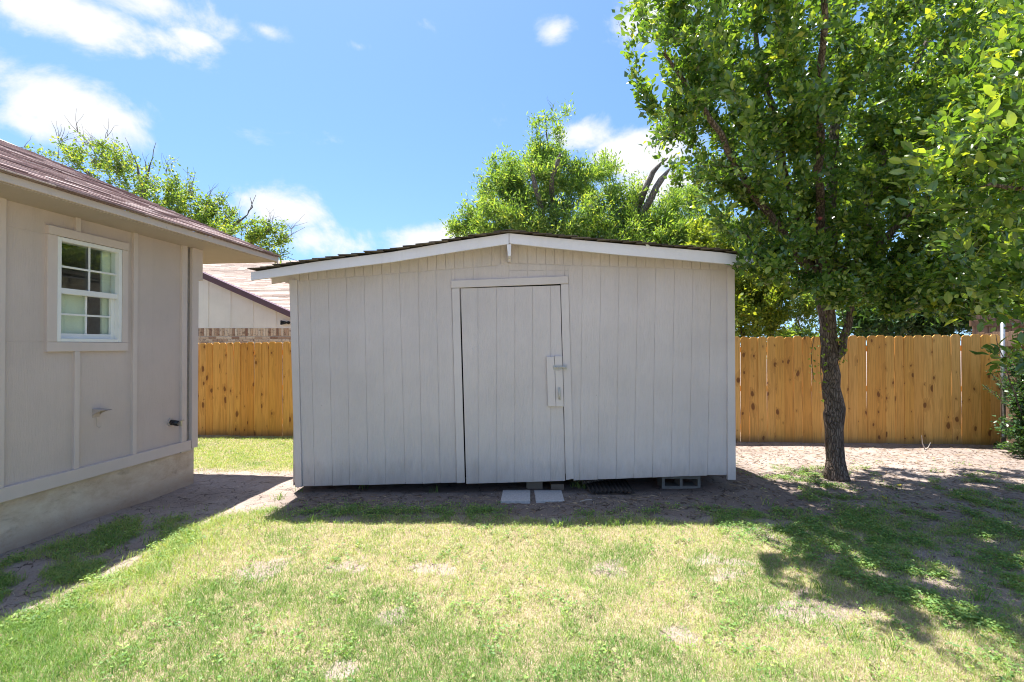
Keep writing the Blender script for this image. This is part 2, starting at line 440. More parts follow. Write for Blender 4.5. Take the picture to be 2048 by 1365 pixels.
def mk_leaf(name, dark, mid, lite, trans=.4, rough=.38, spec=.5, tint=(1.5, 1.45, .35)):
    m = M(name); t = m.attr('tone')
    col = m.ramp(t, [(0, dark), (.55, mid), (.92, lite), (1, tuple(x * y for x, y in zip(lite, (1.12, 1.0, .8))))])
    m.fin(col, rough, spec)
    tr = m.node('ShaderNodeBsdfTranslucent')
    m.link(m.mix(1.0, col, tuple(tint), 'MULTIPLY'), tr.inputs['Color'])
    mx = m.node('ShaderNodeMixShader'); mx.inputs[0].default_value = trans
    m.link(m.b.outputs[0], mx.inputs[1]); m.link(tr.outputs[0], mx.inputs[2]); m.link(mx.outputs[0], m.out.inputs[0])
    return m.m
MAT['pear_leaf'] = mk_leaf('pear_leaf', (.065, .14, .04), (.15, .26, .06), (.36, .45, .10), .46, .24, 1.0)
MAT['willow_leaf'] = mk_leaf('willow_leaf', (.13, .23, .08), (.23, .36, .12), (.42, .50, .18), .5, .5, .35)
MAT['left_leaf'] = mk_leaf('yellowing_leaf', (.13, .22, .075), (.23, .34, .11), (.42, .46, .14), .5, .5, .35)
MAT['shrub_leaf'] = mk_leaf('shrub_leaf', (.13, .20, .05), (.25, .33, .075), (.42, .45, .09), .5, .5, .35)
MAT['dark_leaf'] = mk_leaf('dark_leaf', (.04, .095, .045), (.07, .15, .065), (.12, .22, .07), .4, .35, .5)
MAT['juniper'] = mk_leaf('juniper', (.04, .09, .05), (.07, .14, .07), (.11, .19, .08), .3, .6, .3)
MAT['grass'] = mk_leaf('grass_blade', (.10, .22, .055), (.25, .39, .11), (.47, .54, .22), .38, .55, .3, (1.3, 1.3, .5))
MAT['straw'] = mk_leaf('straw_blade', (.38, .29, .20), (.58, .48, .355), (.72, .64, .50), .3, .7, .2, (1.1, 1.0, .8))
MAT['weed'] = mk_leaf('weed_leaf', (.10, .21, .07), (.19, .33, .09), (.38, .48, .14), .35, .5, .35)

def mk_ground():
    m = M('soil_and_lawn'); cov = m.attr('cover'); co = m.coord()
    a = m.noise(co, 1.1, 6, .6); b = m.noise(co, 9, 6, .7); c = m.noise(co, 70, 4, .7); sp = m.noise(co, 190, 2, .5)
    dirt = m.ramp(a, [(.3, (.28, .225, .195)), (.5, (.37, .305, .27)), (.7, (.45, .385, .35))])
    dirt = m.mix(m.math('MULTIPLY', m.mr(b, .45, .7), .5), dirt, (.25, .185, .15))
    dirt = m.mix(m.math('MULTIPLY', m.mr(c, .52, .68), .6), dirt, (.16, .12, .10))
    dirt = m.mix(m.math('MULTIPLY', m.mr(sp, .66, .72), .8), dirt, (.62, .56, .50))
    mo = m.attr('dark_soil')
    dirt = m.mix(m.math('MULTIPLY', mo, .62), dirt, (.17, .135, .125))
    v = m.node('ShaderNodeTexVoronoi', feature='DISTANCE_TO_EDGE'); m.link(m.coord((1, 1.0, 1)), v.inputs['Vector']); v.inputs['Scale'].default_value = 5.2
    wv = m.node('ShaderNodeVectorMath', operation='ADD'); 
    w = m.node('ShaderNodeTexNoise'); m.link(co, w.inputs['Vector']); w.inputs['Scale'].default_value = 6; w.inputs['Detail'].default_value = 4
    scl = m.node('ShaderNodeVectorMath', operation='SCALE'); m.link(w.outputs['Color'], scl.inputs[0]); scl.inputs['Scale'].default_value = .28
    m.link(co, wv.inputs[0]); m.link(scl.outputs[0], wv.inputs[1]); m.link(wv.outputs[0], v.inputs['Vector'])
    cr = m.math('MULTIPLY', m.mr(v.outputs['Distance'], .022, .004), m.mr(b, .42, .55))
    dirt = m.mix(m.math('MULTIPLY', cr, .75), dirt, (.06, .045, .04))
    th = m.mix(m.mr(b, .35, .7), (.36, .29, .18), (.20, .19, .085)); th = m.mix(m.math('MULTIPLY', m.mr(c, .5, .65), .6), th, (.56, .47, .34))
    col = m.mix(m.mr(m.math('ADD', cov, m.math('MULTIPLY', m.math('SUBTRACT', b, .5), .9)), .35, .65), dirt, th)
    h = m.math('ADD', m.math('MULTIPLY', b, .8), m.math('ADD', m.math('MULTIPLY', c, .45), m.math('MULTIPLY', cr, -1.2)))
    m.bump(h, .8, .03); return m.fin(col, .95, .1)
MAT['ground'] = mk_ground()
def mk_glass():
    m = M('window_glass'); n = m.n; m.t.nodes.remove(m.b)
    gl = m.node('ShaderNodeBsdfGlossy'); gl.inputs['Roughness'].default_value = .01; gl.inputs['Color'].default_value = (.9, .95, .92, 1)
    tr = m.node('ShaderNodeBsdfTransparent'); tr.inputs['Color'].default_value = (.95, .98, .95, 1)
    fr = m.node('ShaderNodeLayerWeight')
    f = m.math('MULTIPLY_ADD', m.math('POWER', fr.outputs['Facing'], 2.6), .75, .06, clamp=True)
    mx = m.node('ShaderNodeMixShader'); m.link(f, mx.inputs[0]); m.link(tr.outputs[0], mx.inputs[1]); m.link(gl.outputs[0], mx.inputs[2]); m.link(mx.outputs[0], m.out.inputs[0]); return m.m
MAT['glass'] = mk_glass()

# ------------------------------------------------------------------ ground
def gz(x, y):
    x = np.asarray(x, float); y = np.asarray(y, float)
    t = sst(y, 5.6, 8.6)
    base = -.13 + .12 * (np.clip(x, -7, 9) + 5.23) / 13.3 + .004
    z = t * base
    z = z + .018 * (fbm(x, y, 1.3, 3) - .5) * 2 + .010 * (fbm(x, y, 6, 5) - .5) * 2
    # hump beside the right corner of the shed, hollow beneath it
    z = z + .07 * np.exp(-(((x - 2.75) / .45) ** 2 + ((y - 5.9) / .5) ** 2))
    return z
# where things grow: densities 0..1
def masks(x, y):
    n = fbm(x, y, 1.6, 21); n2 = fbm(x, y, 4.5, 31); n3 = fbm(x, y, .9, 41)
    w = (n - .5) * .5 + (n2 - .5) * .35
    lawn = sst(-y + w * .7, -4.62, -4.42)                                   # main lawn south of the shed strip
    lawn = lawn * (1 - sst(x + w, -2.75 + (y * 0 + .0), -3.05) * 1.0)
    hx = x + 4.394 - .107 * y + 20 * (y > 5.9)                               # distance from house wall
    lawn = np.where(x < -1.6, sst(-y + .55 * (x + 1.6) * -.35 + w * .6, -4.62, -4.35), lawn)
    lawn = lawn * sst(hx + w * .5, .95, 1.35)
    back = sst(y + w * .8, 6.15, 6.75) * sst(-x, 1.2, 1.9) * sst(hx, .1, .4) # behind, between house and shed
    # right side: weeds and soil
    bx = 1.72 + (4.27 - y) * .60
    weedzone = sst(x + w * .9, bx - .1, bx + .55) * sst(-y + w, -4.95, -4.5)
    lawn = lawn * (1 - .8 * weedzone)
    patch = sst(n2 * .6 + n * .4, .44, .56)
    weeds = weedzone * (.12 + .88 * patch) * (1 - .55 * sst(x, 4.2, 5.5))
    sparse = sst(x, 2.6, 3.3) * sst(y, 4.5, 4.9) * sst(-y, -7.0, -5.8) * sst(n2 * .5 + n * .5, .53, .63)
    weeds = np.maximum(weeds, sparse * .7)
    # fringe in front of the shed strip
    fr = np.exp(-((y - 4.70) / .17) ** 2) * (sst(-x, -.1, .4) * sst(x, -2.6, -2.3) * (.4 + .6 * patch) + .45 * sst(x, .2, .6) * sst(-x, -3, -2.2) * patch)
    weeds = np.maximum(weeds, fr)
    # strip beside the house
    hs_ = (x < 0) * sst(hx, .10, .4) * sst(-hx, -1.5, -1.1) * sst(-y, -4.9, -4.2) * sst(n2 * .7 + n3 * .3, .36, .52)
    weeds = np.maximum(weeds, np.clip(hs_ * 1.3, 0, 1)); dryl = None
    weeds = np.maximum(weeds, .085 * lawn * patch)
    # bare, bleached spots in the lawn
    bare = np.zeros_like(x)
    for (bx_, by_, r) in ((-1.12, 3.62, .24), (-.55, 3.50, .20), (.70, 3.55, .20), (-1.75, 3.55, .2), (.95, 2.75, .16), (-.75, 2.9, .14), (1.55, 3.55, .3), (1.9, 3.0, .3), (-.85, 2.45, .12)):
        bare = np.maximum(bare, np.exp(-(((x - bx_) / r) ** 2 + ((y - by_) / (r * .8)) ** 2)))
    bare = sst(bare + (n2 - .5) * 1.6 + (fbm(x, y, 15, 61) - .5) * 1.3, .50, .85) * (bare > .04)
    dry = sst(n * .6 + n3 * .4 + .16 * sst(y, 2.4, 4.0) - .10 * sst(-y, -2.9, -2.3), .38, .62)
    return lawn * (1 - .62 * bare), back, weeds * (1 - bare * .7), bare, dry

def build_ground():
    xs = np.concatenate([np.array([-400, -150, -60, -25, -12]), np.arange(-7, 9.5, .05), np.array([12, 25, 60, 150, 400])])
    ys = np.concatenate([np.array([-400, -150, -50, -15, -4, 0, 1.2]), np.arange(1.9, 10.2, .05), np.array([12, 14, 18, 25, 45, 90, 200, 600])])
    X, Y = np.meshgrid(xs, ys); Z = gz(X, Y) * (np.abs(X) < 30)
    lawn, back, weeds, bare, dry = masks(X, Y)
    cov = np.clip(lawn + back * .9 + weeds * .25 - bare * .6, 0, 1)
    cov[(Y < 1.8)] = 1
    dark_soil = sst(Y, 4.5, 4.75) * sst(-Y, -8.1, -7.9) * sst(X, -2.7, -2.2) * sst(-X, -3.5, -2.9) + .55 * sst(X, 2.2, 3.2) * sst(-Y, -6.6, -5.2) + .4 * sst(X, 5.5, 7.0)  # darker soil beneath and before the shed and towards the right
    nx, ny = len(xs), len(ys)
    idx = np.arange(nx * ny).reshape(ny, nx)
    F = np.stack([idx[:-1, :-1], idx[:-1, 1:], idx[1:, 1:], idx[1:, :-1]], -1).reshape(-1, 4)
    V = np.stack([X, Y, Z], -1).reshape(-1, 3)
    o = np_mesh('ground', V, F, {'cover': cov.ravel(), 'dark_soil': np.clip(dark_soil, 0, 1).ravel()}, MAT['ground'], smooth=True)
    setp(o, kind='structure')
build_ground()

# ------------------------------------------------------------------ garden shed
SY = 5.33            # front wall plane
FY = 5.03            # fascia plane (front overhang)
SB = 7.77            # rear wall
def sp(px, py, off=0.0): return P(px, py, SY - off)
shed = empty('garden_shed', (0, SY, 0), 'taupe wooden shed with shallow gable roof, standing between the house and the pear tree', 'shed')
FN = Vector((0, -1, 0))
# lines of the front in photo pixels (x at top y=560, x at bottom y=965)
def lerp(a, b, t): return a + (b - a) * t
def seam_y(x):       # horizontal joint under the gable
    return lerp(563, 530, (x - 598) / (1018 - 598)) if x < 1018 else lerp(527.5, 541, (x - 1018) / (1460 - 1018))
def bot_y(x):
    return lerp(973, 965, (x - 593) / (932 - 593)) if x < 932 else lerp(961, 949, (x - 1140) / (1456 - 1140)) if x > 1140 else 963
def roof_u(x):       # underside of the roof where it meets the wall (hidden behind the fascia)
    return lerp(548, 480, (x - 580) / (1018 - 580)) if x < 1018 else lerp(480, 516, (x - 1018) / (1468 - 1018))
# 8 inch siding boards: groove positions at the top and bottom
gt = [596, 620.5, 657, 693.5, 729, 765, 799.5, 837, 872.5, 903]
gb = [606, 630, 666, 700, 737, 772, 811, 845, 881, 914]
rt = [1137, 1164.5, 1201, 1237, 1275, 1310.5, 1348, 1385, 1421, 1453]
rb = [1147, 1159, 1195, 1231.5, 1267, 1304, 1341, 1377, 1413.5, 1453]
def siding(tops, bots, y0f, y1f, ref=(560, 965)):
    for i in range(len(tops) - 1):
        def xat(k, y):
            t = (y - ref[0]) / (ref[1] - ref[0]); return lerp(tops[k], bots[k], t)
        g = random.uniform(.35, .62) if i else .3
        if abs(tops[i] - 799.5) < 1 or abs(tops[i] - 1237) < 1: g = .95
        a0, a1 = tops[i], tops[i + 1]
        yt0, yt1 = y0f(a0), y0f(a1); yb0, yb1 = y1f(bots[i]), y1f(bots[i + 1])
        q = [sp(xat(i, yt0) + g / 2, yt0 + .7), sp(xat(i + 1, yt1) - g / 2, yt1 + .7), sp(xat(i + 1, yb1) - g / 2, yb1 + random.uniform(-.6, .6)), sp(xat(i, yb0) + g / 2, yb0 + random.uniform(-.5, .5))]
        G().board(q, FN, .012, .0014).build('siding_board', MAT['shed_paint'], shed)
siding(gt, gb, seam_y, bot_y)
siding(rt, rb, seam_y, bot_y)
# boards over the door, down to the header
over = [903, 910, 947, 984, 1018]; siding(over, over, seam_y, lambda x: 564)
over = [1018, 1055, 1092, 1129, 1137]; siding(over, over, seam_y, lambda x: 541)
siding(over, over, lambda x: 541, lambda x: 560)
# narrow gable boards, 4 inch
def gable():
    xs = list(np.arange(582, 1018, 18.2)) + [1018]
    xs2 = list(np.arange(1018, 1462, 18.2)) + [1466]
    for L in (xs, xs2):
        for a, b in zip(L[:-1], L[1:]):
            q = [sp(a + .4, roof_u(a + .5)), sp(b - .4, roof_u(b - .5)), sp(b - .4, seam_y(min(b, 1460)) - .6 if b <= 1018 or a >= 1018 else seam_y(b)), sp(a + .4, seam_y(a if a < 1018 or L is xs else a + .5) - .6)]
            if L is xs and b >= 1017: q[2] = sp(b - .4, 529.5)
            G().board(q, FN, .014, .002).build('gable_board', MAT['shed_paint'], shed)
gable()
# backing wall (three pieces round the door), side and rear walls
g = G()
def backing(x0, x1, y0, y1):
    g.board([sp(x0, y0, -.004), sp(x1, y0, -.004), sp(x1, y1, -.004), sp(x0, y1, -.004)], FN, .0112, .001)
backing(588, 921, 545, 964); backing(1128, 1462, 520, 947); backing(921, 1128, 500, 568)
b1 = [sp(590, 549, -.012), sp(1018, 486, -.012), sp(1462, 524, -.012), sp(1462, 555, -.014), sp(590, 555, -.014)]
g.board([sp(589, 550, -.004), sp(1018, 486, -.004), sp(1461, 523, -.004), sp(1461, 562, -.004), sp(589, 562, -.004)], FN, .0107, .001)
g.build('sheathing', MAT['shed_paint'], shed)
XL = sp(585, 760).x; XR = sp(1466, 760).x
zt_l = sp(583, 552).z; zt_r = sp(1466, 525).z
for (x, zt, zb, nm) in ((XL, zt_l, .08, -1), (XR, zt_r, .19, 1)):
    n_ = 12
    for i in range(n_):
        y0 = lerp(SY + .02, SB, i / n_) + .003; y1 = lerp(SY + .02, SB, (i + 1) / n_) - .003
        G().board([(x - nm * .012, y0, zb), (x - nm * .012, y1, zb), (x - nm * .012, y1, zt), (x - nm * .012, y0, zt)], (nm, 0, 0), .012, .002).build('siding_board', MAT['shed_paint'], shed)
    G().box((x - nm * .02, (SY + SB) / 2, (zb + zt) / 2), (.012, SB - SY - .06, zt - zb)).build('side_wall', MAT['shed_paint'], shed)
rp = [(XL, SB, .08), (XR, SB, .19), (XR, SB, zt_r), (sp(1018, 480).x, SB, sp(1018, 480).z), (XL, SB, zt_l)]
G().board(rp, (0, 1, 0), .012).build('rear_wall', MAT['shed_paint'], shed)
# corner boards
G().board([sp(581, 561), sp(596, 561), sp(606, 973), sp(593, 973.5)], FN, .034, .002).build('corner_board', MAT['shed_trim'], shed)
G().board([sp(1452, 536), sp(1466.5, 535), sp(1469, 958.5), sp(1453, 958.5)], FN, .034, .002).build('corner_board', MAT['shed_trim'], shed)
# floor frame seen in the dark below, skids
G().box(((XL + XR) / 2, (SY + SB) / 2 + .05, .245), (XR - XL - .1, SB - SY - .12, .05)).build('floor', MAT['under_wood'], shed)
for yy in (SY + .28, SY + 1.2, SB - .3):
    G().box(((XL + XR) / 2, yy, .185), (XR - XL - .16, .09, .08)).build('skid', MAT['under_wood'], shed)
# rafters, roof deck, fascia
rl = P(503, 545, FY); rc = P(1018, 467, FY); rr = P(1511, 515, FY)
lt = [(502, 545), (631, 524), (783, 504.5), (904, 484), (1018, 467)]
rt_ = [(1018, 467), (1120, 477), (1230, 487), (1350, 497), (1440, 505), (1511, 515)]
def fasc(tops, hpx, name):
    g = G()
    n = len(tops)
    poly_t = [P(x, y, FY) for x, y in tops]; poly_b = [P(x, y + h, FY) for (x, y), h in zip(tops, hpx)]
    vs = []
    for k, yy in enumerate((FY, FY + .03)):
        for q in poly_t: vs.append((q.x, yy, q.z))
        for q in poly_b: vs.append((q.x, yy, q.z))
    fs = []
    for i in range(n - 1):
        fs += [(i, n + i, n + i + 1, i + 1), (2 * n + i, 2 * n + i + 1, 3 * n + i + 1, 3 * n + i), (i, i + 1, 2 * n + i + 1, 2 * n + i), (n + i, 3 * n + i, 3 * n + i + 1, n + i + 1)]
    fs += [(0, 2 * n, 3 * n, n), (n - 1, 2 * n - 1, 4 * n - 1, 3 * n - 1)]
    g.add(vs, fs)
    return g.build(name, MAT['shed_fascia'], shed)
fasc([(502, 545), (631, 524), (783, 504.5), (904, 484), (1017.4, 467)], [16, 19, 20, 21, 21], 'rake_board')
fasc([(1018.8, 467), (1120, 477), (1230, 487), (1350, 497), (1440, 505), (1510, 515)], [20, 21, 22, 22, 22, 18], 'rake_board')
def deck(tops, name):
    g = G(); n = len(tops); Yb = SB + .15
    top = [P(x, y - 1.0, FY) for x, y in tops]
    vs = [(q.x, FY + .032, q.z) for q in top] + [(q.x, Yb, q.z) for q in top] + [(q.x, FY + .032, q.z - .014) for q in top] + [(q.x, Yb, q.z - .014) for q in top]
    fs = []
    for i in range(n - 1):
        fs += [(i, i + 1, n + i + 1, n + i), (2 * n + i, 3 * n + i, 3 * n + i + 1, 2 * n + i + 1), (i, 2 * n + i, 2 * n + i + 1, i + 1), (n + i, n + i + 1, 3 * n + i + 1, 3 * n + i)]
    fs += [(0, n, 3 * n, 2 * n), (n - 1, 3 * n - 1, 4 * n - 1, 2 * n - 1)]
    g.add(vs, fs); return g.build(name, MAT['shed_trim'], shed)
deck(lt, 'roof_deck'); deck(rt_, 'roof_deck')
def roofz(tops, x):
    pts = [P(a, b - 1, FY) for a, b in tops]
    for p, q in zip(pts[:-1], pts[1:]):
        if p.x <= x <= q.x: return lerp(p.z, q.z, (x - p.x) / (q.x - p.x))
    return pts[0].z if x < pts[0].x else pts[-1].z
g = G()
for tops, sgn in ((lt, -1), (rt_, 1)):
    x0 = P(*tops[0], FY).x; x1 = P(*tops[-1], FY).x
    n = int(abs(x1 - x0) / .135) + 1
    for i in range(n):
        # course i counted from the eave
        e = (x0 - .02) if sgn < 0 else (x1 + .02)
        ea = e - sgn * i * .135; eb = ea - sgn * .20
        za = roofz(tops, ea) + .020; zb = roofz(tops, min(max(eb, x0), x1)) + .008
        y = FY - .035 - random.uniform(0, .02)
        while y < SB + .16:
            w = random.uniform(.17, .34); y1 = min(y + w, SB + .17)
            lift = random.uniform(0, .010) + (.006 if y < FY else 0)
            th = random.uniform(.006, .011)
            vs = [(ea, y, za + lift), (ea, y1 - .006, za + lift), (eb, y1 - .006, zb + .004), (eb, y, zb + .004)]
            vs += [(a, b, c - th) for a, b, c in vs]
            g.add(vs, [(0, 1, 2, 3) if sgn > 0 else (3, 2, 1, 0), (4, 7, 6, 5) if sgn > 0 else (5, 6, 7, 4), (0, 4, 5, 1), (1, 5, 6, 2), (2, 6, 7, 3), (3, 7, 4, 0)], random.random())
            y = y1
# ridge caps
rx = P(1018, 467, FY)
y = FY - .045
while y < SB + .15:
    g.add([(rx.x - .13, y, rx.z - .006), (rx.x, y, rx.z + .034), (rx.x + .13, y, rx.z + .004), (rx.x + .13, y + .16, rx.z - .012), (rx.x, y + .16, rx.z + .022), (rx.x - .13, y + .16, rx.z - .022)], [(0, 1, 4, 5), (1, 2, 3, 4), (0, 5, 3, 2, 1, 4)][:2], random.random()); y += .135
g.build('shingles', MAT['shed_shingle'], shed, kind='stuff')
# rafters under both eaves, look-out stub
for yy in np.linspace(SY + .06, SB - .05, 5):
    for sgn, (ex, ey), cx in ((-1, (512, 553), 583), (1, (1505, 523), 1466)):
        a = P(ex, ey, FY); b = P(cx, 552 if sgn < 0 else 525, FY)
        zz0 = roofz(lt if sgn < 0 else rt_, a.x) - .055; zz1 = roofz(lt if sgn < 0 else rt_, b.x) - .055
        G().board([(a.x, yy, zz0 - .035), (b.x + -sgn * .05, yy, zz1 - .035), (b.x + -sgn * .05, yy, zz1 + .035), (a.x, yy, zz0 + .035)], (0, -1, 0), .038, .002).build('rafter', MAT['shed_trim'], shed)
c = P(1018, 506, FY)
G().board([P(1013.6, 489, FY), P(1022.4, 489, FY), P(1021.6, 512, FY), P(1016, 512, FY)], (0, 1, 0), SY - FY - .016, .002).build('ridge_beam', MAT['shed_fascia'], shed)
G().board([sp(1013, 508, .02), sp(1023, 508, .02), sp(1021.5, 526, .02), sp(1016, 526, .02)], FN, .07, .002).build('beam_block', MAT['shed_trim'], shed)
# white scrap on the rake
G().board([P(1291, 489, FY - .002), P(1299, 489.5, FY - .002), P(1298, 497, FY - .002), P(1293, 496, FY - .002)], FN, .004, .001).build('flashing_tab', MAT['vinyl'], shed)
g = G()
for xs_n, ys_n in (([608, 804, 808, 1158, 1233, 1240, 1446], [585, 640, 700, 760, 820, 880, 940]), ([586, 598, 1459, 1461], [600, 690, 800, 900])):
    for x in xs_n:
        for y in ys_n:
            q = sp(x + random.uniform(-1.5, 1.5) + (y - 760) * (.02 if x < 800 else 0), y + random.uniform(-12, 12), .0118 if ys_n[0] == 585 else .0338)
            g.tube([q, q + FN * .0016], .0032, 6)
g.build('nail_heads', MAT['painted_metal'], shed, kind='stuff')
# door trim
G().board([sp(903, 562, .012), sp(1135.5, 553, .012), sp(1136.5, 568, .012), sp(903, 577, .012)], FN, .026, .003).build('door_header', MAT['shed_trim'], shed)
G().board([sp(904, 578, .010), sp(919, 577, .010), sp(930, 965, .010), sp(914, 966, .010)], FN, .018, .002).build('door_jamb', MAT['shed_trim'], shed)
G().board([sp(1121.5, 569.5, .010), sp(1136.5, 569, .010), sp(1147.5, 957, .010), sp(1131.5, 960, .010)], FN, .018, .002).build('door_jamb', MAT['shed_trim'], shed)
G().board([sp(915, 560, -.06), sp(1135, 560, -.06), sp(1138, 955, -.06), sp(918, 955, -.06)], FN, .01).build('door_gap_dark', MAT['dark'], shed)  # near-black sheet painting the interior darkness into the door gap
# door leaf of grooved boards
dl = G()
door = G().board([sp(922.5, 577.5, -.012), sp(1120, 572, -.012), sp(1130, 961, -.012), sp(933, 966.5, -.012)], FN, .0245, .001).build('door', MAT['shed_paint'], shed)
dt = [921.5, 956, 993.5, 1029.5, 1065, 1101, 1120.3]; db = [932.5, 956.8, 993.5, 1029.3, 1066, 1101.5, 1130.3]
for i in range(6):
    a0, a1, b0, b1_ = dt[i], dt[i + 1], db[i], db[i + 1]
    f = lambda x: lerp(577.5, 571.5, (x - 922) / 198); h = lambda x: lerp(967.5, 961.5, (x - 933) / 197)
    s0 = .28 if i != 3 else .7
    G().board([sp(a0 + s0, f(a0), .006), sp(a1 - .25, f(a1), .006), sp(b1_ - .25, h(b1_), .006), sp(b0 + s0, h(b0), .006)], FN, .012, .0014).build('door_board', MAT['shed_paint'], door)
for (x0, x1, y0, y1, t) in ((1092.5, 1108, 714, 812.5, .034), (1108.8, 1124, 712.5, 813, .029)):
    G().board([sp(x0, y0, .018), sp(x1, y0, .018), sp(x1 + 3, y1, .018), sp(x0 + 3, y1, .018)], FN, t, .002).build('latch_board', MAT['shed_trim'], door)
lb = G(); a = sp(1107, 735, .064); b = sp(1132, 734.5, .064)
lb.tube([a, b], .007, 10)
lb.board([sp(1106, 730, .047), sp(1123, 730, .047), sp(1123, 741, .047), sp(1106, 741, .047)], FN, .005, .001)
lb.board([sp(1126, 730, .035), sp(1133.5, 730, .035), sp(1133.5, 740, .035), sp(1126, 740, .035)], FN, .012, .001)
for x in (1108.5, 1115, 1121, 1128, 1132):
    q = sp(x, 734.8, .064); lb.tube([q + Vector((-.006, 0, 0)), q + Vector((.006, 0, 0))], .0125, 10)
lb.tube([sp(1118, 735, .066), sp(1118, 742, .078)], .005, 8)
for x, y in ((1108, 731.5), (1108, 739.5), (1121, 731.5), (1121, 739.5)):
    q = sp(x, y, .052); lb.tube([q, q + FN * .004], .004, 8)
lb.build('slide_bolt', MAT['painted_metal'], door, smooth=False)
hd = G()
hd.board([sp(1115.5, 774, .047), sp(1120.8, 774, .047), sp(1122.2, 801, .047), sp(1117, 801, .047)], FN, .004, .001)
pts = []
for k in range(11):
    t = k / 10; q = sp(lerp(1117.6, 1118.8, t), lerp(777, 797.5, t), .050 + .038 * math.sin(math.pi * t) ** .6); pts.append(q)
hd.tube(pts, [.006 + .006 * math.sin(math.pi * k / 10) for k in range(11)], 10)
hd.build('handle', MAT['painted_metal'], door, smooth=True)

# things lying below and in front of the shed
def blocky(name, px0, px1, pyb, pyt, Y, label, cat):
    a = P(px0, pyb, Y); b = P(px1, pyb, Y); zt = P(px0, pyt, Y).z
    return a, b, zt
# hollow concrete block on its side
a = P(1324, 977, 5.52); b = P(1401, 977, 5.52); L = b.x - a.x; zb = a.z - .01; H = .15; D = .19
cb = empty('concrete_block', ((a.x + b.x) / 2, 5.52 + D / 2, zb), 'grey hollow concrete block showing two cells, propping up the right part of the shed', 'block')
w = .032
g = G(); cx = (a.x + b.x) / 2
g.box((cx, 5.52 + D / 2, zb + w / 2), (L, D, w)); g.box((cx, 5.52 + D / 2, zb + H - w / 2), (L, D, w))
g.build('face_shell', MAT['block'], cb)
for k in (-1, 0, 1):
    G().box((cx + k * (L / 2 - w / 2), 5.52 + D / 2, zb + H / 2), (w, D, H - 2 * w)).build('web', MAT['block'], cb)
for nm, (x0, x1, y0, y1), lab in (('concrete_paver', (1003, 1060.5, 981, 1003), 'square grey paver flat on the soil, left of the two at the shed door'), ('concrete_paver', (1069, 1129, 981.5, 1002.5), 'square grey paver flat on the soil, right of the two at the shed door')):
    f0 = PG(x0 - (2 if x0 < 1050 else -3), y1, .02); f1 = PG(x1 + (0 if x0 < 1050 else 0), y1, .02); b0 = PG(x0 + (3 if x0 < 1050 else -1), y0, .02); b1_ = PG(x1 - (0 if x0 < 1050 else 6), y0, .02)
    q = [Vector((p.x, p.y, -.02)) for p in (f0, f1, b1_, b0)]
    ctr = sum(q, Vector()) / 4
    o = G().board([p - ctr for p in q], (0, 0, 1), .045, .004).build(nm, MAT['paver']); o.location = ctr; setp(o, lab, 'paver', 'pavers at the shed door')
for (x0, x1, yb, h, Y, lab) in ((1053, 1085, 984, .10, 5.46, 'short brown wood block set under the door, behind the gap of the pavers'), (1102, 1128, 980, .06, 5.45, 'small rough wood offcut behind the right paver')):
    a = P(x0, yb, Y); b = P(x1, yb, Y)
    o = G().board([(-(b.x - a.x) / 2, 0, -.02), ((b.x - a.x) / 2, 0, -.02), ((b.x - a.x) / 2, 0, h), (-(b.x - a.x) / 2, .0, h * .96)], (0, 1, 0), .12, .006).build('wood_block', MAT['under_wood']); o.location = ((a.x + b.x) / 2, Y, gz(a.x, Y)); setp(o, lab, 'wood block')
# plank lying askew underneath, corrugated drain sheet
a = P(1165, 975, 5.5); b = P(1290, 956, 5.95)
o = G().tube([Vector((0, 0, 0)), (b - a) * .35 + Vector((0, 0, .015)), (b - a) * .7 + Vector((0, 0, .005)), (b - a)], [.02, .025, .022, .018], 7).build('fallen_branch', MAT['bark']); o.location = (a.x, a.y, gz(a.x, a.y) + .06); setp(o, 'weathered branch lying in the dark gap below the shed wall', 'branch')
g = G(); n = 60; a0 = PG(1172, 978); a1 = PG(1262, 982)
vs = []; 
for j in range(2):
    for i in range(n + 1):
        t = i / n; x = lerp(a0.x, a1.x, t); vs.append((x - a0.x, j * .45, .035 + .014 * math.sin(t * 11 * 2 * math.pi) + j * .02 + .03 * t * (1 - t)))
for j in range(2):
    for i in range(n + 1): q = vs[j * (n + 1) + i]; vs.append((q[0], q[1], q[2] - .004))
m_ = 2 * (n + 1)
fs = []
for i in range(n):
    fs += [(i, i + 1, n + 2 + i, n + 1 + i), (m_ + n + 1 + i, m_ + n + 2 + i, m_ + i + 1, m_ + i), (i, m_ + i, m_ + i + 1, i + 1)]
o = g.add(vs, fs).build('corrugated_sheet', simple('dusty_sheet', (.10, .085, .078), .85, .2, 0, .3)); o.location = (a0.x, 5.26, 0); setp(o, 'dusty corrugated sheet lying on the soil under the shed right of the pavers', 'sheet')

# ------------------------------------------------------------------ house on the left
HC = Vector((-3.78, 5.74, 0)); _l = math.hypot(.107, 1)
HD = Vector((.107 / _l, 1 / _l, 0)); HNn = Vector((1 / _l, -.107 / _l, 0)); ZU = Vector((0, 0, 1))
def H(s, o, z): return HC + HD * s + HNn * o + ZU * z
def hp(px, py, off=0.0):
    """pixel -> (s, z) on the house wall plane moved out by off"""
    r = ray(px, py); p0 = Vector((0, 0, EYE)); t = (HC + HNn * off - p0).dot(HNn) / r.dot(HNn)
    q = p0 + r * t; return (q - HC).dot(HD), q.z
def hs_(px): return hp(px, 690)[0]
house = empty('house', (HC.x, HC.y, 0), 'beige batten-sided house with brown shingle roof at the left edge', 'house')
Z0, Z1 = .53, 2.80
S_END = -9.0
def hb(s0, s1, z0, z1, o0, t, name, mat, par=house, ch=.002, **k):
    return G().board([H(s0, o0, z0), H(s1, o0, z0), H(s1, o0, z1), H(s0, o0, z1)], HNn, t, ch).build(name, MAT[mat], par, **k)
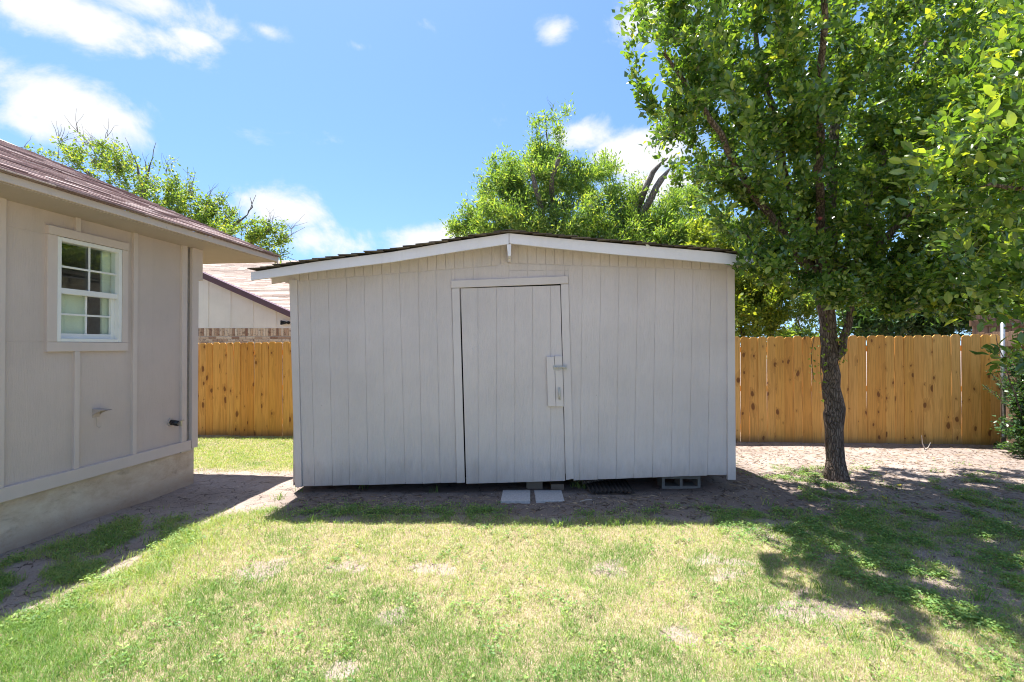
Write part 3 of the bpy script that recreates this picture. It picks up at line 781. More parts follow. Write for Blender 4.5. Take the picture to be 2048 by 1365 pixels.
bat = [hs_(365), hs_(266), hs_(150)]; dS = bat[1] - bat[2]
bl = list(bat)
while bl[-1] > S_END: bl.append(bl[-1] - dS)
w0 = hp(109, 690)[0]; w1 = hp(239, 690)[0]          # window opening
wz0 = hp(112, 684)[1]; wz1 = hp(112, 473)[1]
# panels
edges = [hs_(385)] + bl
for a, b in zip(edges[:-1], edges[1:]):
    s0, s1 = b + .002, a - .002
    if s1 < w0 or s0 > w1:
        hb(s0, s1, Z0 - .02, Z1, -.02, .02, 'siding_panel', 'house_paint')
    else:
        lo = max(s0, w0); hi = min(s1, w1)
        hb(s0, s1, Z0 - .02, wz0, -.02, .02, 'siding_panel', 'house_paint'); hb(s0, s1, wz1, Z1, -.02, .02, 'siding_panel', 'house_paint')
        if s0 < w0: hb(s0, w0, wz0, wz1, -.02, .02, 'siding_panel', 'house_paint')
        if s1 > w1: hb(w1, s1, wz0, wz1, -.02, .02, 'siding_panel', 'house_paint')
# battens
tw0, tw1 = hs_(88) , hs_(251)
th0 = hp(90, 703)[1]; th1 = hp(90, 450)[1]
for i, s in enumerate(bl):
    w = .075 if i == 0 else .045
    if tw0 < s < tw1:
        hb(s - w / 2, s + w / 2, Z0, th0 - .002, 0, .028, 'batten', 'house_trim'); hb(s - w / 2, s + w / 2, th1 + .002, Z1, 0, .028, 'batten', 'house_trim')
    else: hb(s - w / 2, s + w / 2, Z0, Z1, 0, .028, 'batten', 'house_trim')
hb(hs_(379), -.002, Z0 - .10, Z1, 0, .035, 'corner_board', 'house_trim')
hb(S_END, hs_(377), .42, Z0, -.005, .045, 'skirt_board', 'house_trim')
# foundation
G().board([H(S_END, -.30, -.3), H(0, -.30, -.3), H(0, -.30, .425), H(S_END, -.30, .425)], HNn, .285, .006).build('foundation', MAT['foundation'], house)
# brick end wall: a core plus real courses that show as a toothed edge at the corner
G().box(H(-.12, -4.2, 1.6), (.18, 8.4, 2.4), (HD, -HNn, ZU)).build('end_wall', MAT['mortar'], house)
g = G(); z = .44
r_ = 0
while z < 2.70:
    o_ = .012 if r_ % 2 else -.04
    while o_ > -8.2:
        g.box(H(-.005 + random.uniform(-.003, .003), o_ - .1, z + .029), (.05, .19, .057), (HD, -HNn, ZU), random.random()); o_ -= .2
    z += .0675; r_ += 1
g.build('brick_courses', MAT['brick'], house, kind='stuff')
# far walls for a closed volume
G().board([H(S_END, -8.4, 0), H(-.05, -8.4, 0), H(-.05, -8.4, 2.8), H(S_END, -8.4, 2.8)], -HNn, .05).build('far_wall', MAT['house_paint'], house)
G().box(H(S_END + .1, -4.2, 1.4), (.18, 8.4, 2.8), (HD, -HNn, ZU)).build('near_wall', MAT['house_paint'], house)
# frieze block at the corner under the soffit
G().board([H(-.002, -.30, 2.42), H(-.002, .03, 2.42), H(-.002, .03, 2.80), H(-.002, -.30, 2.80)], HD, .07, .003).build('corner_board', MAT['house_trim'], house)
# window
win = G()
def wb(s0, s1, z0, z1, o0, t, name, mat, par, ch=.002): return hb(s0, s1, z0, z1, o0, t, name, mat, par, ch)
zs0 = hp(88, 704)[1]; zs1 = wz0 - .001
ztop = hp(90, 450)[1]; zh = wz1 + .004
frame = hb(w0, w0 + .034, wz0, wz1, -.07, .095, 'window', 'vinyl', house)   # left stile of the window unit
WL[frame] = WL[house]
wb(tw0, tw1, zs0, zs1 - .002, 0, .030, 'sill_board', 'house_trim', frame)
wb(tw0, tw1, zh, ztop, 0, .036, 'head_board', 'house_trim', frame)
wb(tw0 + .0, w0 - .003, zs1, zh - .002, 0, .028, 'side_board', 'house_trim', frame)
wb(w1 + .003, tw1 - .0, zs1, zh - .002, 0, .028, 'side_board', 'house_trim', frame)
wb(w1 - .034, w1, wz0, wz1, -.07, .095, 'frame', 'vinyl', frame)
wb(w0 + .034, w1 - .034, wz1 - .036, wz1, -.07, .093, 'frame', 'vinyl', frame)
wb(w0 + .034, w1 - .034, wz0, wz0 + .03, -.07, .093, 'frame', 'vinyl', frame)
zm = hp(113, 580)[1]
gi0, gi1 = w0 + .034, w1 - .034
wb(gi0, gi1, zm - .028, zm + .022, -.045, .055, 'meeting_rail', 'vinyl', frame)
# lower sash, set back
wb(gi0, gi0 + .03, wz0 + .03, zm - .028, -.05, .03, 'sash', 'vinyl', frame)
wb(gi1 - .035, gi1, wz0 + .03, zm - .028, -.05, .03, 'sash', 'vinyl', frame)
wb(gi0 + .03, gi1 - .035, wz0 + .03, wz0 + .075, -.05, .03, 'sash', 'vinyl', frame)
mid = (gi0 + gi1) / 2
wb(mid - .007, mid + .007, zm + .022, wz1 - .036, -.012, .012, 'muntin', 'vinyl', frame)
zq = (zm + wz1) / 2 - .02
wb(gi0, mid - .007, zq - .009, zq + .009, -.012, .012, 'muntin', 'vinyl', frame); wb(mid + .007, gi1, zq - .009, zq + .009, -.012, .012, 'muntin', 'vinyl', frame)
wb(mid - .007, mid + .007, wz0 + .075, zm - .028, -.042, .012, 'muntin', 'vinyl', frame)
zq = (zm + wz0) / 2 + .02
wb(gi0 + .03, mid - .007, zq - .009, zq + .009, -.042, .012, 'muntin', 'vinyl', frame); wb(mid + .007, gi1 - .035, zq - .009, zq + .009, -.042, .012, 'muntin', 'vinyl', frame)
wb(gi0, gi1, zm, wz1 - .04, -.022, .005, 'pane', 'glass', frame, .0005)
wb(gi0 + .02, gi1 - .02, wz0 + .06, zm, -.052, .005, 'pane', 'glass', frame, .0005)
# room behind: dark box, pale panels behind the glass imitating its reflection
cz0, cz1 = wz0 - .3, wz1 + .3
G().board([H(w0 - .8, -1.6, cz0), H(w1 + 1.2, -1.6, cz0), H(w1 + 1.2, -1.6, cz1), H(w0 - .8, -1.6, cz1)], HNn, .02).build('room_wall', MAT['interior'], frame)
G().board([H(w0 + .01, -.098, wz0 + .01), H(w0 + .34, -.098, wz0 + .01), H(w0 + .34, -.098, zm), H(w0 + .01, -.098, zm)], HNn, .02).build('reflection_panel', MAT['pane_reflection'], frame)
G().board([H(w0 + .50, -.098, wz0 + .01), H(w1 - .01, -.098, wz0 + .01), H(w1 - .01, -.098, wz1 - .02), H(w0 + .50, -.098, wz1 - .02)], HNn, .02).build('reflection_panel', MAT['pane_reflection'], frame)
# eave: fascia, soffit, deck
OV = .42; SE = hp(555, 527, OV)[0]; PITCHR = 5 / 12
G().box(H((S_END + SE) / 2, OV + .012, 2.8765), (SE - S_END, .030, .026), (HD, HNn, ZU), .2).build('starter_course', MAT['house_shingle'], house)
G().board([H(S_END, OV - .02, 2.813), H(SE, OV - .02, 2.80), H(SE, OV - .02, 2.862), H(S_END, OV - .02, 2.862)], HNn, .02, .002).build('fascia', MAT['house_trim'], house)
sj = hp(215, 440, .2)[0]
for a, b in ((S_END, sj - .0015), (sj + .0015, SE)):
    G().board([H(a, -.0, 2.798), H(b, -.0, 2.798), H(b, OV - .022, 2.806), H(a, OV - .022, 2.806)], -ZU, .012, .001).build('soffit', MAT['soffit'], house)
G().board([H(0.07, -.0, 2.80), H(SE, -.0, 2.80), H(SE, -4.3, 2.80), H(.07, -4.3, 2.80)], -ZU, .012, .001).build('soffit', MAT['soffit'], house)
# roof planes
RUN = 4.45
zr = 2.863
def roofpt(s, run, lift=0): return H(s, OV + .02 - run, zr + run * PITCHR + lift)
g = G()
A = [roofpt(S_END, 0), roofpt(SE + .02, 0), roofpt(SE + .02, RUN), roofpt(S_END, RUN)]
g.board(A, (HNn * -PITCHR * -1 + ZU).normalized(), .012, .001)
Bq = [H(S_END, OV + .02 - RUN, zr + RUN * PITCHR), H(SE + .02, OV + .02 - RUN, zr + RUN * PITCHR), H(SE + .02, OV + .02 - 2 * RUN, zr), H(S_END, OV + .02 - 2 * RUN, zr)]
g.board(Bq, (HNn * -PITCHR + ZU).normalized(), .012, .001)
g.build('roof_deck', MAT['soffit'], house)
# gable triangle and rake
G().board([H(.02, OV - .3, 2.80), H(.02, OV - 2 * RUN + .3, 2.80), H(.02, OV - RUN, zr + (RUN - .1) * PITCHR - .03)], HD, .04).build('gable', MAT['house_paint'], house)
G().board([roofpt(SE, .02, -.10), roofpt(SE, RUN, -.10), roofpt(SE, RUN, -.004), roofpt(SE, .02, -.004)], HD, .02, .002).build('rake_board', MAT['house_trim'], house)
def shingle_mesh(s0, s1, run, pt, expo, nrm, lo=.22, hi=.45, th=(.008, .016)):
    g = G(); n = int(run / expo)
    for i in range(n):
        r0 = i * expo - .015; r1 = r0 + expo * 1.25
        s = s0 + random.uniform(-.2, 0)
        while s < s1:
            w = random.uniform(lo, hi); e = min(s + w, s1 + random.uniform(0, .012)); a = max(s, s0)
            if e - a > .03:
                t = random.uniform(*th); jit = random.uniform(-.006, .006)
                b0 = [pt(a + .002, r0 + jit), pt(e - .002, r0 + jit), pt(e - .002, r1), pt(a + .002, r1)]
                up = [b0[0] + nrm * (t + .012), b0[1] + nrm * (t + .012), b0[2] + nrm * .013, b0[3] + nrm * .013]
                dn = [b0[0] + nrm * .0125, b0[1] + nrm * .0125]
                g.add(up + dn, [(0, 1, 2, 3), (4, 5, 1, 0), (1, 5, 2), (0, 3, 4)], random.random())
            s = e
    return g
NR = (HNn * PITCHR + ZU).normalized()
shingle_mesh(-5.0, SE + .03, RUN, lambda s, r: roofpt(s, r / math.hypot(1, PITCHR)), .135, NR).build('shingles', MAT['house_shingle'], house, kind='stuff')
shingle_mesh(S_END, -5.0, RUN, lambda s, r: roofpt(s, r / math.hypot(1, PITCHR)), .27, NR, .8, 1.5).build('shingles', MAT['house_shingle'], house, kind='stuff')

# vent hood on the wall
vs_, vz_ = hp(192, 822)
vent = empty('dryer_vent', tuple(H(vs_, 0, vz_)), 'small beige painted vent hood on the house wall under the window', 'vent')
g = G(); hw = .038
A = [H(vs_ - hw, 0, vz_ + .02), H(vs_ + hw, 0, vz_ + .02), H(vs_ + hw, .13, vz_ + .012), H(vs_ - hw, .13, vz_ + .012), H(vs_ - hw, 0, vz_ - .055), H(vs_ + hw, 0, vz_ - .055)]
g.add(A, [(0, 1, 2, 3)]); A2 = [p - ZU * .003 for p in A[:4]]; g.add(A2, [(3, 2, 1, 0)])
for k_ in (0, 1):
    c_ = [A[k_], A[3 - k_]] + [H(vs_ + hw * (2 * k_ - 1), .13 * (1 - t) ** 2.2, vz_ + .012 - .067 * t) for t in (.25, .5, .75, 1)]
    g.add(c_, [tuple(range(6)) if k_ else tuple(range(5, -1, -1))])
g.build('hood', MAT['house_trim'], vent)
G().board([H(vs_ - hw, 0, vz_ - .06), H(vs_ + hw, 0, vz_ - .06), H(vs_ + hw, 0, vz_ + .025), H(vs_ - hw, 0, vz_ + .025)], HNn, .004).build('back_plate', MAT['house_trim'], vent)
G().tube([H(vs_ - .02, .03, vz_ - .06), H(vs_ - .02, .03, vz_ - .14), H(vs_ + .0, .035, vz_ - .16), H(vs_ + .015, .03, vz_ - .15)], .0025, 6).build('hook', MAT['house_trim'], vent)
# hose tap with black cover
ts_, tz_ = hp(341, 845)
tap = empty('hose_tap', tuple(H(ts_, 0, tz_)), 'black hose tap with metal valve poking out low on the house wall near the corner', 'tap')
G().tube([H(ts_, 0, tz_ + .0), H(ts_, .012, tz_)], .045, 14).build('escutcheon', MAT['house_trim'], tap)
G().tube([H(ts_, .01, tz_), H(ts_, .095, tz_ - .012)], .030, 14).build('body', MAT['black_plastic'], tap, True)
g = G(); g.tube([H(ts_, .095, tz_ - .012), H(ts_, .13, tz_ - .015)], .018, 10)
g.tube([H(ts_, .13, tz_ + .02), H(ts_, .125, tz_ - .04)], .014, 10); g.tube([H(ts_ - .03, .137, tz_ + .02), H(ts_ + .03, .137, tz_ + .02)], .008, 8)
g.build('valve', MAT['brass'], tap)

# ------------------------------------------------------------------ wooden fence
FA = Vector((-9.6, 0, 0)); 
fl = Vector((P(490, 690, 9.41).x, 9.41, 0)); fr_ = Vector((P(1998, 690, 7.93).x, 7.93, 0))
fd = (fr_ - fl).normalized(); Lf = (fr_ - fl).length
fence = empty('wooden_fence', tuple(fr_), 'new honey-coloured dog-eared picket fence with dark knots, running behind the shed', 'fence')
fnorm = Vector((fd.y, -fd.x, 0))
def picket_mesh(w, h, name='picket'):
    g = G(); e = .030
    poly = [Vector((-w / 2, 0, 0)), Vector((w / 2, 0, 0)), Vector((w / 2, 0, h - e)), Vector((w / 2 - e, 0, h)), Vector((-w / 2 + e, 0, h)), Vector((-w / 2, 0, h - e))]
    g.board(poly, (0, -1, 0), .016, .0015)
    me = bpy.data.meshes.new(name); me.from_pydata(g.v, [], g.f); me.materials.append(MAT['cedar']); return me
PM = [picket_mesh(w, 1.83) for w in (.139, .141, .1435, .1445)]
ang = math.atan2(fd.y, fd.x)
pitch = .1462
npk = int((Lf + 2.2) / pitch)
for i in range(npk):
    u = Lf - .07 - i * pitch
    pos = fl + fd * u
    k = (pos.x + 5.23) / 13.3
    z = lerp(-.13, -.01, k) + random.uniform(-.012, .008)
    o = bpy.data.objects.new('picket', random.choice(PM)); COL.objects.link(o); o.parent = fence
    off = fnorm * random.uniform(0, .006)
    o.location = (pos.x - fr_.x + off.x, pos.y - fr_.y + off.y, z)
    o.rotation_euler = (random.uniform(-.004, .004), random.gauss(0, .0022), ang + random.gauss(0, .012))
for hz_ in (.25, .92, 1.60):
    a = fl - fd * 2.2 - fnorm * .025; b = fr_ - fnorm * .025
    G().board([a + ZU * (hz_ - .17), b + ZU * (hz_ - .05), b + ZU * (hz_ + .04), a + ZU * (hz_ - .08)], -fnorm, .038, .002).build('rail', MAT['cedar'], fence)
u = Lf - .06
while u > -2.2:
    p_ = fl + fd * u - fnorm * .085
    G().tube([p_ + ZU * -.3, p_ + ZU * 1.6], .03, 10).build('post', MAT['galv'], fence); u -= 2.4
q = PG(1638, 893, -.02); o = G().tube([(0, 0, -.05), (0, 0, .07)], .06, 12).build('wood_stub', MAT['cedar']); o.location = P(1640, 892, 8.33); o.location.z = -.09; setp(o, 'short pale timber stub standing at the foot of the fence left of the pear trunk', 'post')

# galvanised corner post
pp = P(2003, 690, 7.80)
o = G().tube([(0, 0, -.2), (0, 0, .55)], .036, 14).build('steel_post', MAT['galv'])
o.data = (lambda: None)() or o.data
COL.objects.unlink(o); bpy.data.objects.remove(o)
post = empty('steel_post', (pp.x, 7.78, -.02), 'upright galvanised steel pipe at the right end of the picket fence', 'post')
G().tube([(pp.x, 7.78, -.1), (pp.x, 7.78, 2.05)], .030, 14).build('pipe', MAT['galv'], post, True)
G().tube([(pp.x, 7.78, .14), (pp.x, 7.78, .20)], .036, 14).build('collar', MAT['galv'], post, True)
# weathered fence: a panel rising behind the corner and the run coming towards us along the right
old = empty('weathered_fence', (pp.x, 8.6, 0), 'older tall brown plank fence behind the right end of the picket fence', 'fence')
x = P(1945, 690, 8.7).x; i = 0
while x < 12.5:
    w = .14; zt = P(1950, 628, 8.7).z + random.uniform(-.02, .02)
    G().board([(x, 8.7, 0), (x + w - .006, 8.7, 0), (x + w - .006, 8.7, zt), (x, 8.7, zt)], FN, .018, .002).build('plank', MAT['oldwood'], old); x += w; i += 1
G().board([(P(1945, 690, 8.6).x, 8.66, 1.98), (12.4, 8.66, 1.98), (12.4, 8.66, 2.09), (P(1945, 690, 8.6).x, 8.66, 2.09)], FN, .04, .003).build('rail', MAT['oldwood'], old)
side = empty('side_fence', (pp.x + .3, 7.0, 0), 'brown plank side fence half hidden by greenery at the right edge', 'fence')
y = 8.5
while y > 1.5:
    xs_ = pp.x + .28 + (7.8 - y) * -.03; zt = 1.86 + random.uniform(-.02, .02)
    G().board([(xs_, y, -.02), (xs_, y - .134, -.02), (xs_, y - .134, zt), (xs_, y, zt)], (-1, 0, 0), .018, .002).build('plank', MAT['oldwood'], side); y -= .14
for z_ in (.35, 1.0, 1.62):
    G().board([(pp.x + .262, 8.45, z_), (pp.x + .262, 7.2, z_), (pp.x + .262, 7.2, z_ + .09), (pp.x + .262, 8.45, z_ + .09)], (-1, 0, 0), .04, .003).build('rail', MAT['oldwood'], side)

# ------------------------------------------------------------------ neighbour's house behind the left fence
NY = 12.5
nb = empty('neighbour_house', (P(490, 690, NY).x, NY, 0), 'white-sided house with tan shingle roof and dark purple rake board, beyond the fence', 'house')
xa = -10.5; xb = P(650, 690, NY).x; zsid = P(480, 655, NY).z
def npx(px, py): return P(px, py, NY)
r0 = npx(400, 553); r1 = npx(580, 633); slope = (r1.z - r0.z) / (r1.x - r0.x)
def rz(x): return r0.z + slope * (x - r0.x)
sb_ = [npx(px, 600).x for px in (417, 461.5, 506.5, 552, 597)]; d_ = sb_[1] - sb_[0]
allb = [sb_[0] - d_ * k for k in (4, 3, 2, 1)] + sb_ + [sb_[-1] + d_]
xlow = r0.x + (zsid + .02 - r0.z) / slope
for a, b in zip(allb[:-1], allb[1:]):
    b2 = min(b, xlow - .02)
    if b2 - a < .05: continue
    G().board([(a + .004, NY, zsid), (b2 - .004, NY, zsid), (b2 - .004, NY, rz(b2) + .02), (a + .004, NY, rz(a) + .02)], FN, .012, .002).build('siding_panel', MAT['white_siding'], nb)
for a in allb:
    if a < xlow - .1: G().board([(a - .017, NY, zsid), (a + .017, NY, zsid), (a + .017, NY, rz(a)), (a - .017, NY, rz(a))], FN, .026, .002).build('batten', MAT['white_siding'], nb)
G().board([(xa, NY, zsid - .02), (xb, NY, zsid - .02), (xb, NY, zsid + .0), (xa, NY, zsid + .0)], FN, .02).build('ledge', MAT['white_siding'], nb)
# sheathing behind & brick
G().board([(xa, NY + .004, -.3), (xb, NY + .004, -.3), (xb, NY + .004, zsid - .021), (xa, NY + .004, zsid - .021)], (0, 1, 0), .1).build('wall_core', MAT['mortar'], nb)
G().board([(xa, NY + .02, zsid), (xlow, NY + .02, zsid), (xa, NY + .02, rz(xa))], (0, 1, 0), .1).build('wall_core', MAT['mortar'], nb)
g = G(); x = xa
while x < xb:
    g.board([(x + .004, NY + .03, zsid - .225), (x + .062, NY + .03, zsid - .225), (x + .062, NY + .03, zsid - .025), (x + .004, NY + .03, zsid - .025)], FN, .035 + random.uniform(0, .006), .004, random.random()); x += .067
z = zsid - .30; r_ = 0
while z > zsid - 1.2:
    x = xa - (.1 if r_ % 2 else 0)
    while x < xb:
        g.board([(x + .005, NY + .03, z), (x + .195, NY + .03, z), (x + .195, NY + .03, z + .058), (x + .005, NY + .03, z + .058)], FN, .035 + random.uniform(0, .006), .004, random.random()); x += .2
    z -= .068; r_ += 1
g.build('brick_courses', MAT['brick'], nb, kind='stuff')
G().board([(xa, NY - .30, rz(xa) + .02), (xlow + .9, NY - .30, rz(xlow + .9) + .02), (xlow + .9, NY - .30, rz(xlow + .9) + .17), (xa, NY - .30, rz(xa) + .17)], (0, -1, 0), .025, .002).build('rake_board', MAT['purple_trim'], nb)
G().board([(xa, NY - .29, rz(xa) + .06), (xlow + .9, NY - .29, rz(xlow + .9) + .06), (xlow + .9, NY + .6, rz(xlow + .9) + .06), (xa, NY + .6, rz(xa) + .06)], (0, 0, 1), .02).build('soffit', MAT['purple_trim'], nb)
# main roof slope facing us
ry0, rz0 = NY + .2, 2.15; run = 7.6; pr = .41
def npt(s, r):
    c = r / math.hypot(1, pr); return Vector((s, ry0 + c, rz0 + c * pr))
xr_ = npx(600, 690).x + .4
G().board([npt(xa - 6, 0), npt(xr_, 0), npt(xr_, run * 1.05), npt(xa - 6, run * 1.05)], Vector((0, -pr, 1)).normalized(), .012, .001).build('roof_deck', MAT['tan_shingle'], nb)
shingle_mesh(-15, xr_, run * 1.05, npt, .14, Vector((0, -pr, 1)).normalized(), .25, .6, (.010, .020)).build('shingles', MAT['tan_shingle'], nb, kind='stuff')
# flood light on the neighbour's wall
q = npx(574, 646)
fli = empty('flood_light', tuple(q), 'small dark twin flood light on the white wall beyond the fence', 'light')
G().tube([q + Vector((.06, 0, 0)), q + Vector((.06, -.06, 0))], .04, 10).build('base', MAT['black_plastic'], fli)
for k in (-1, 1):
    G().tube([q + Vector((.05, -.05, .0)), q + Vector((-.02, -.08, .02 * k)), q + Vector((-.12, -.09, .03 * k))], [.012, .02, .032], 10).build('lamp_head', MAT['black_plastic'], fli)

# ------------------------------------------------------------------ trees
def unit(a): return a / np.maximum(np.linalg.norm(a, axis=-1, keepdims=True), 1e-9)
LEAF = {}
def tmpl(kind):
    if kind == 'fine':      # oval leaf, folded along the midrib, 8 outline points
        L = [(0, 0), (.18, .20), (.45, .32), (.72, .22), (1, 0)]
        v = [(0, 0, 0), (.25, 0, 0), (.5, 0, .0), (.75, 0, -.02), (1, 0, -.08)]
        v += [(.18, .15, .05), (.45, .25, .08), (.74, .18, .02)] + [(.18, -.15, .05), (.45, -.25, .08), (.74, -.18, .02)]
        f = [(0, 1, 5), (1, 2, 5), (2, 6, 5), (2, 3, 6), (3, 7, 6), (3, 4, 7), (0, 8, 1), (1, 8, 2), (2, 8, 9), (2, 9, 3), (3, 9, 10), (3, 10, 4)]
    elif kind == 'oval':
        v = [(0, 0, 0), (.55, 0, -.0), (1, 0, -.1), (.38, .30, .07), (.38, -.30, .07)]
        f = [(0, 1, 3), (1, 2, 3), (0, 4, 1), (1, 4, 2)]
    elif kind == 'lance':
        v = [(0, 0, 0), (1, 0, -.12), (.45, .15, .03), (.45, -.15, .03)]
        f = [(0, 1, 2), (0, 3, 1)]
    elif kind == 'small':
        v = [(0, 0, 0), (1, 0, -.05), (.5, .33, .05), (.5, -.33, .05)]
        f = [(0, 1, 2), (0, 3, 1)]
    return np.array(v, float), np.array(f, int)
def leaf_mesh(name, kind, pos, d, up, size, tone, mat, parent):
    v, f = tmpl(kind)
    d = unit(d); s = unit(np.cross(up, d)); n = np.cross(d, s)
    V = pos[:, None, :] + size[:, None, None] * (v[None, :, 0:1] * d[:, None, :] + v[None, :, 1:2] * s[:, None, :] + v[None, :, 2:3] * n[:, None, :])
    F = f[None] + (np.arange(len(pos)) * len(v))[:, None, None]
    return np_mesh(name, V.reshape(-1, 3), F.reshape(-1, 3), {'tone': np.repeat(tone, len(v))}, mat, parent)

def grow_tree(name, base, label, cat, limbs, ells, ntar, leaves, leafkind, leafsize, leafmat, bark, twig=.35, tipr=.0022, seed=1,
              leafparts=0, droop=0.0, outer=.0, group=None, parts=True, bare=None, lift=.35, maxlink=None, scat=1.6):
    """limbs: list of chains [(x,y,z,r),...]; the first is the trunk; others start at their nearest node"""
    rg = np.random.default_rng(seed)
    t = empty(name, tuple(base), label, cat, group)
    P_ = []; par = []; rad = []
    for ci, ch in enumerate(limbs):
        # refine by smooth subdivision
        pts = np.array([c[:3] for c in ch]); rs = [c[3] for c in ch]
        prev = -1
        if ci > 0:
            d = np.linalg.norm(np.array(P_) - pts[0], axis=1); prev = int(np.argmin(d))
        for k in range(len(pts)):
            if k == 0:
                if ci == 0: P_.append(pts[0]); par.append(-1); rad.append(rs[0]); prev = 0
                continue
            nseg = max(2, int(np.linalg.norm(pts[k] - pts[k - 1]) / .16))
            p0 = pts[k - 1] if (ci == 0 or k > 1) else P_[prev]
            r0 = rs[k - 1]
            for j in range(1, nseg + 1):
                u = j / nseg; q = p0 + (pts[k] - p0) * u + (rg.normal(0, .012, 3) if j < nseg else 0)
                P_.append(q); par.append(prev); rad.append(lerp(r0, rs[k], u)); prev = len(P_) - 1
    nlimb = len(P_)
    # attractors in the ellipsoids
    T = []
    vol = np.array([e[3] * e[4] * e[5] * (e[6] if len(e) > 6 else 1) for e in ells]); cnt = np.maximum(3, (ntar * vol / vol.sum()).astype(int))
    for e, c in zip(ells, cnt):
        k = rg.normal(size=(c, 3)); k = unit(k) * (rg.random((c, 1)) ** (1 / (3 + outer * 3)))
        T.append(np.array(e[:3]) + k * np.array(e[3:6]))
    T = np.concatenate(T)
    root = np.array(limbs[0][-1][:3]); T = T[np.argsort(np.linalg.norm(T - root, axis=1))]
    tips = []
    arr = np.zeros((nlimb + len(T) * 14, 3)); arr[:nlimb] = np.array(P_); n = nlimb
    for q in T:
        dd = arr[:n] - q; dist = np.linalg.norm(dd, axis=1) + .25 * np.maximum(0, arr[:n, 2] - q[2])
        i = int(np.argmin(dist)); p0 = arr[i]; L = np.linalg.norm(q - p0)
        if L < .06: continue
        if maxlink and L > maxlink: continue
        ns = min(12, max(2, int(L / .13)))
        pa = par[i] if par[i] >= 0 else i
        dir0 = unit((p0 - arr[pa])[None])[0] if pa != i else np.array([0, 0, 1.])
        ctrl = p0 + (dir0 * .35 + np.array([0, 0, -.12 * (1 - lift) + .1 * lift])) * L * .6
        prev = i
        for j in range(1, ns + 1):
            u = j / ns; b = (1 - u) ** 2 * p0 + 2 * u * (1 - u) * (ctrl * .5 + (p0 + q) * .25) + u * u * q
            b = b + (rg.normal(0, .012, 3) if j < ns else 0)
            arr[n] = b; par.append(prev); rad.append(0); prev = n; n += 1
        tips.append(prev)
    A = arr[:n]; par = np.array(par); rad = np.array(rad)
    # pipe model radii for grown nodes
    r = np.full(n, 0.0)
    kids = [[] for _ in range(n)]
    for i in range(n):
        if par[i] >= 0: kids[par[i]].append(i)
    acc = np.zeros(n)
    for i in range(n - 1, -1, -1):
        if acc[i] == 0: acc[i] = tipr ** 2.2
        if par[i] >= 0: acc[par[i]] += acc[i] + (tipr * .25) ** 2.2
    r = acc ** (1 / 2.2)
    r[:nlimb] = rad[:nlimb] + 0 * r[:nlimb]
    for i in range(nlimb, n):
        if par[i] >= 0: r[i] = min(r[i], r[par[i]] * .85)
    # tubes by chains
    gt_, gb_ = G(), G()
    heads = [(0, None)]
    while heads:
        h, frm = heads.pop()
        pts = [] ; rr_ = []
        if frm is not None: pts.append(A[frm]); rr_.append(min(r[frm] * .8, r[h] * 1.25))
        i = h; trunk = (h == 0)
        while True:
            pts.append(A[i]); rr_.append(max(r[i], tipr * .7))
            if not kids[i]: break
            ks = sorted(kids[i], key=lambda k: -r[k]); i2 = ks[0]
            for k in ks[1:]: heads.append((k, i))
            i = i2
        if len(pts) < 2: continue
        big = rr_[0] > .02
        (gt_ if trunk else gb_).tube([Vector(p) for p in pts], rr_, 14 if trunk else (8 if big else 4), cap=big)
    if trunk or True:
        # root flare and lumps on the trunk
        for k in range(len(gt_.v)):
            x, y, z = gt_.v[k]
            hgt = z - base[2]
            nn = mnoise.noise(Vector((x * 6, y * 6, z * 3.2))) * .012 + mnoise.noise(Vector((x * 22, y * 22, z * 7))) * .005
            c = np.array(limbs[0][0][:2]); 
            fl_ = 1 + .35 * max(0, .18 - hgt) / .18
            i = int(np.argmin(np.abs(A[:nlimb, 2] - z) + 0)) if False else None
            gt_.v[k] = (x + nn * (1 if hgt > 0 else 0), y + nn, z)
            if hgt < .18: gt_.v[k] = (c[0] + (x - c[0]) * fl_, c[1] + (y - c[1]) * fl_, z)
    if bare:
        for i in rg.choice(np.array(tips), bare):
            p = np.array(A[i]); d = unit((A[i] - A[par[i]])[None])[0] * .7 + np.array([0, 0, .5]) + rg.normal(0, .35, 3)
            for fk in range(3):
                q = p.copy(); e = d + rg.normal(0, .35, 3); pts = [Vector(q)]
                for k in range(5):
                    e = e / np.linalg.norm(e); q = q + e * rg.uniform(.05, .13); e = e + rg.normal(0, .22, 3); pts.append(Vector(q))
                gb_.tube(pts, [tipr * (1.1 - .16 * k) for k in range(6)], 4, False)
    gt_.build('trunk', MAT[bark], t, smooth=True)
    gb_.build('branches', MAT[bark], t, smooth=True)
    # leaves near twig ends
    tipi = np.array(tips)
    if len(tipi) == 0: return t
    seg = []
    for q in tipi:
        i = q; L = 0
        while par[i] >= 0 and L < twig and i >= nlimb:
            seg.append((i, par[i], L)); L += np.linalg.norm(A[i] - A[par[i]]); i = par[i]
    seg = np.array([(a, b) for a, b, c in seg]); 
    pick = rg.integers(0, len(seg), leaves); u = rg.random((leaves, 1))
    pa, pb = A[seg[pick, 0]], A[seg[pick, 1]]
    pos = pb + (pa - pb) * u
    ax = unit(pa - pb)
    side_ = unit(rg.normal(size=(leaves, 3)))
    cen = np.array([np.average([e[0] for e in ells]), np.average([e[1] for e in ells]), np.average([e[2] for e in ells])])
    d = unit(ax * .6 + side_ * 1.0 + np.array([0, 0, lift]) - np.array([0, 0, droop]))
    pos = pos + side_ * rg.random((leaves, 1)) * .05 + rg.normal(0, .5, (leaves, 3)) * leafsize * scat
    up = unit(np.array([0, 0, 1.0]) + rg.normal(0, .75, (leaves, 3)))
    sz = leafsize * (.5 + .85 * rg.random(leaves))
    tone = np.clip(rg.normal(.42, .30, leaves) + .25 * (mask3(pos * 1.3) - .5), 0, 1)
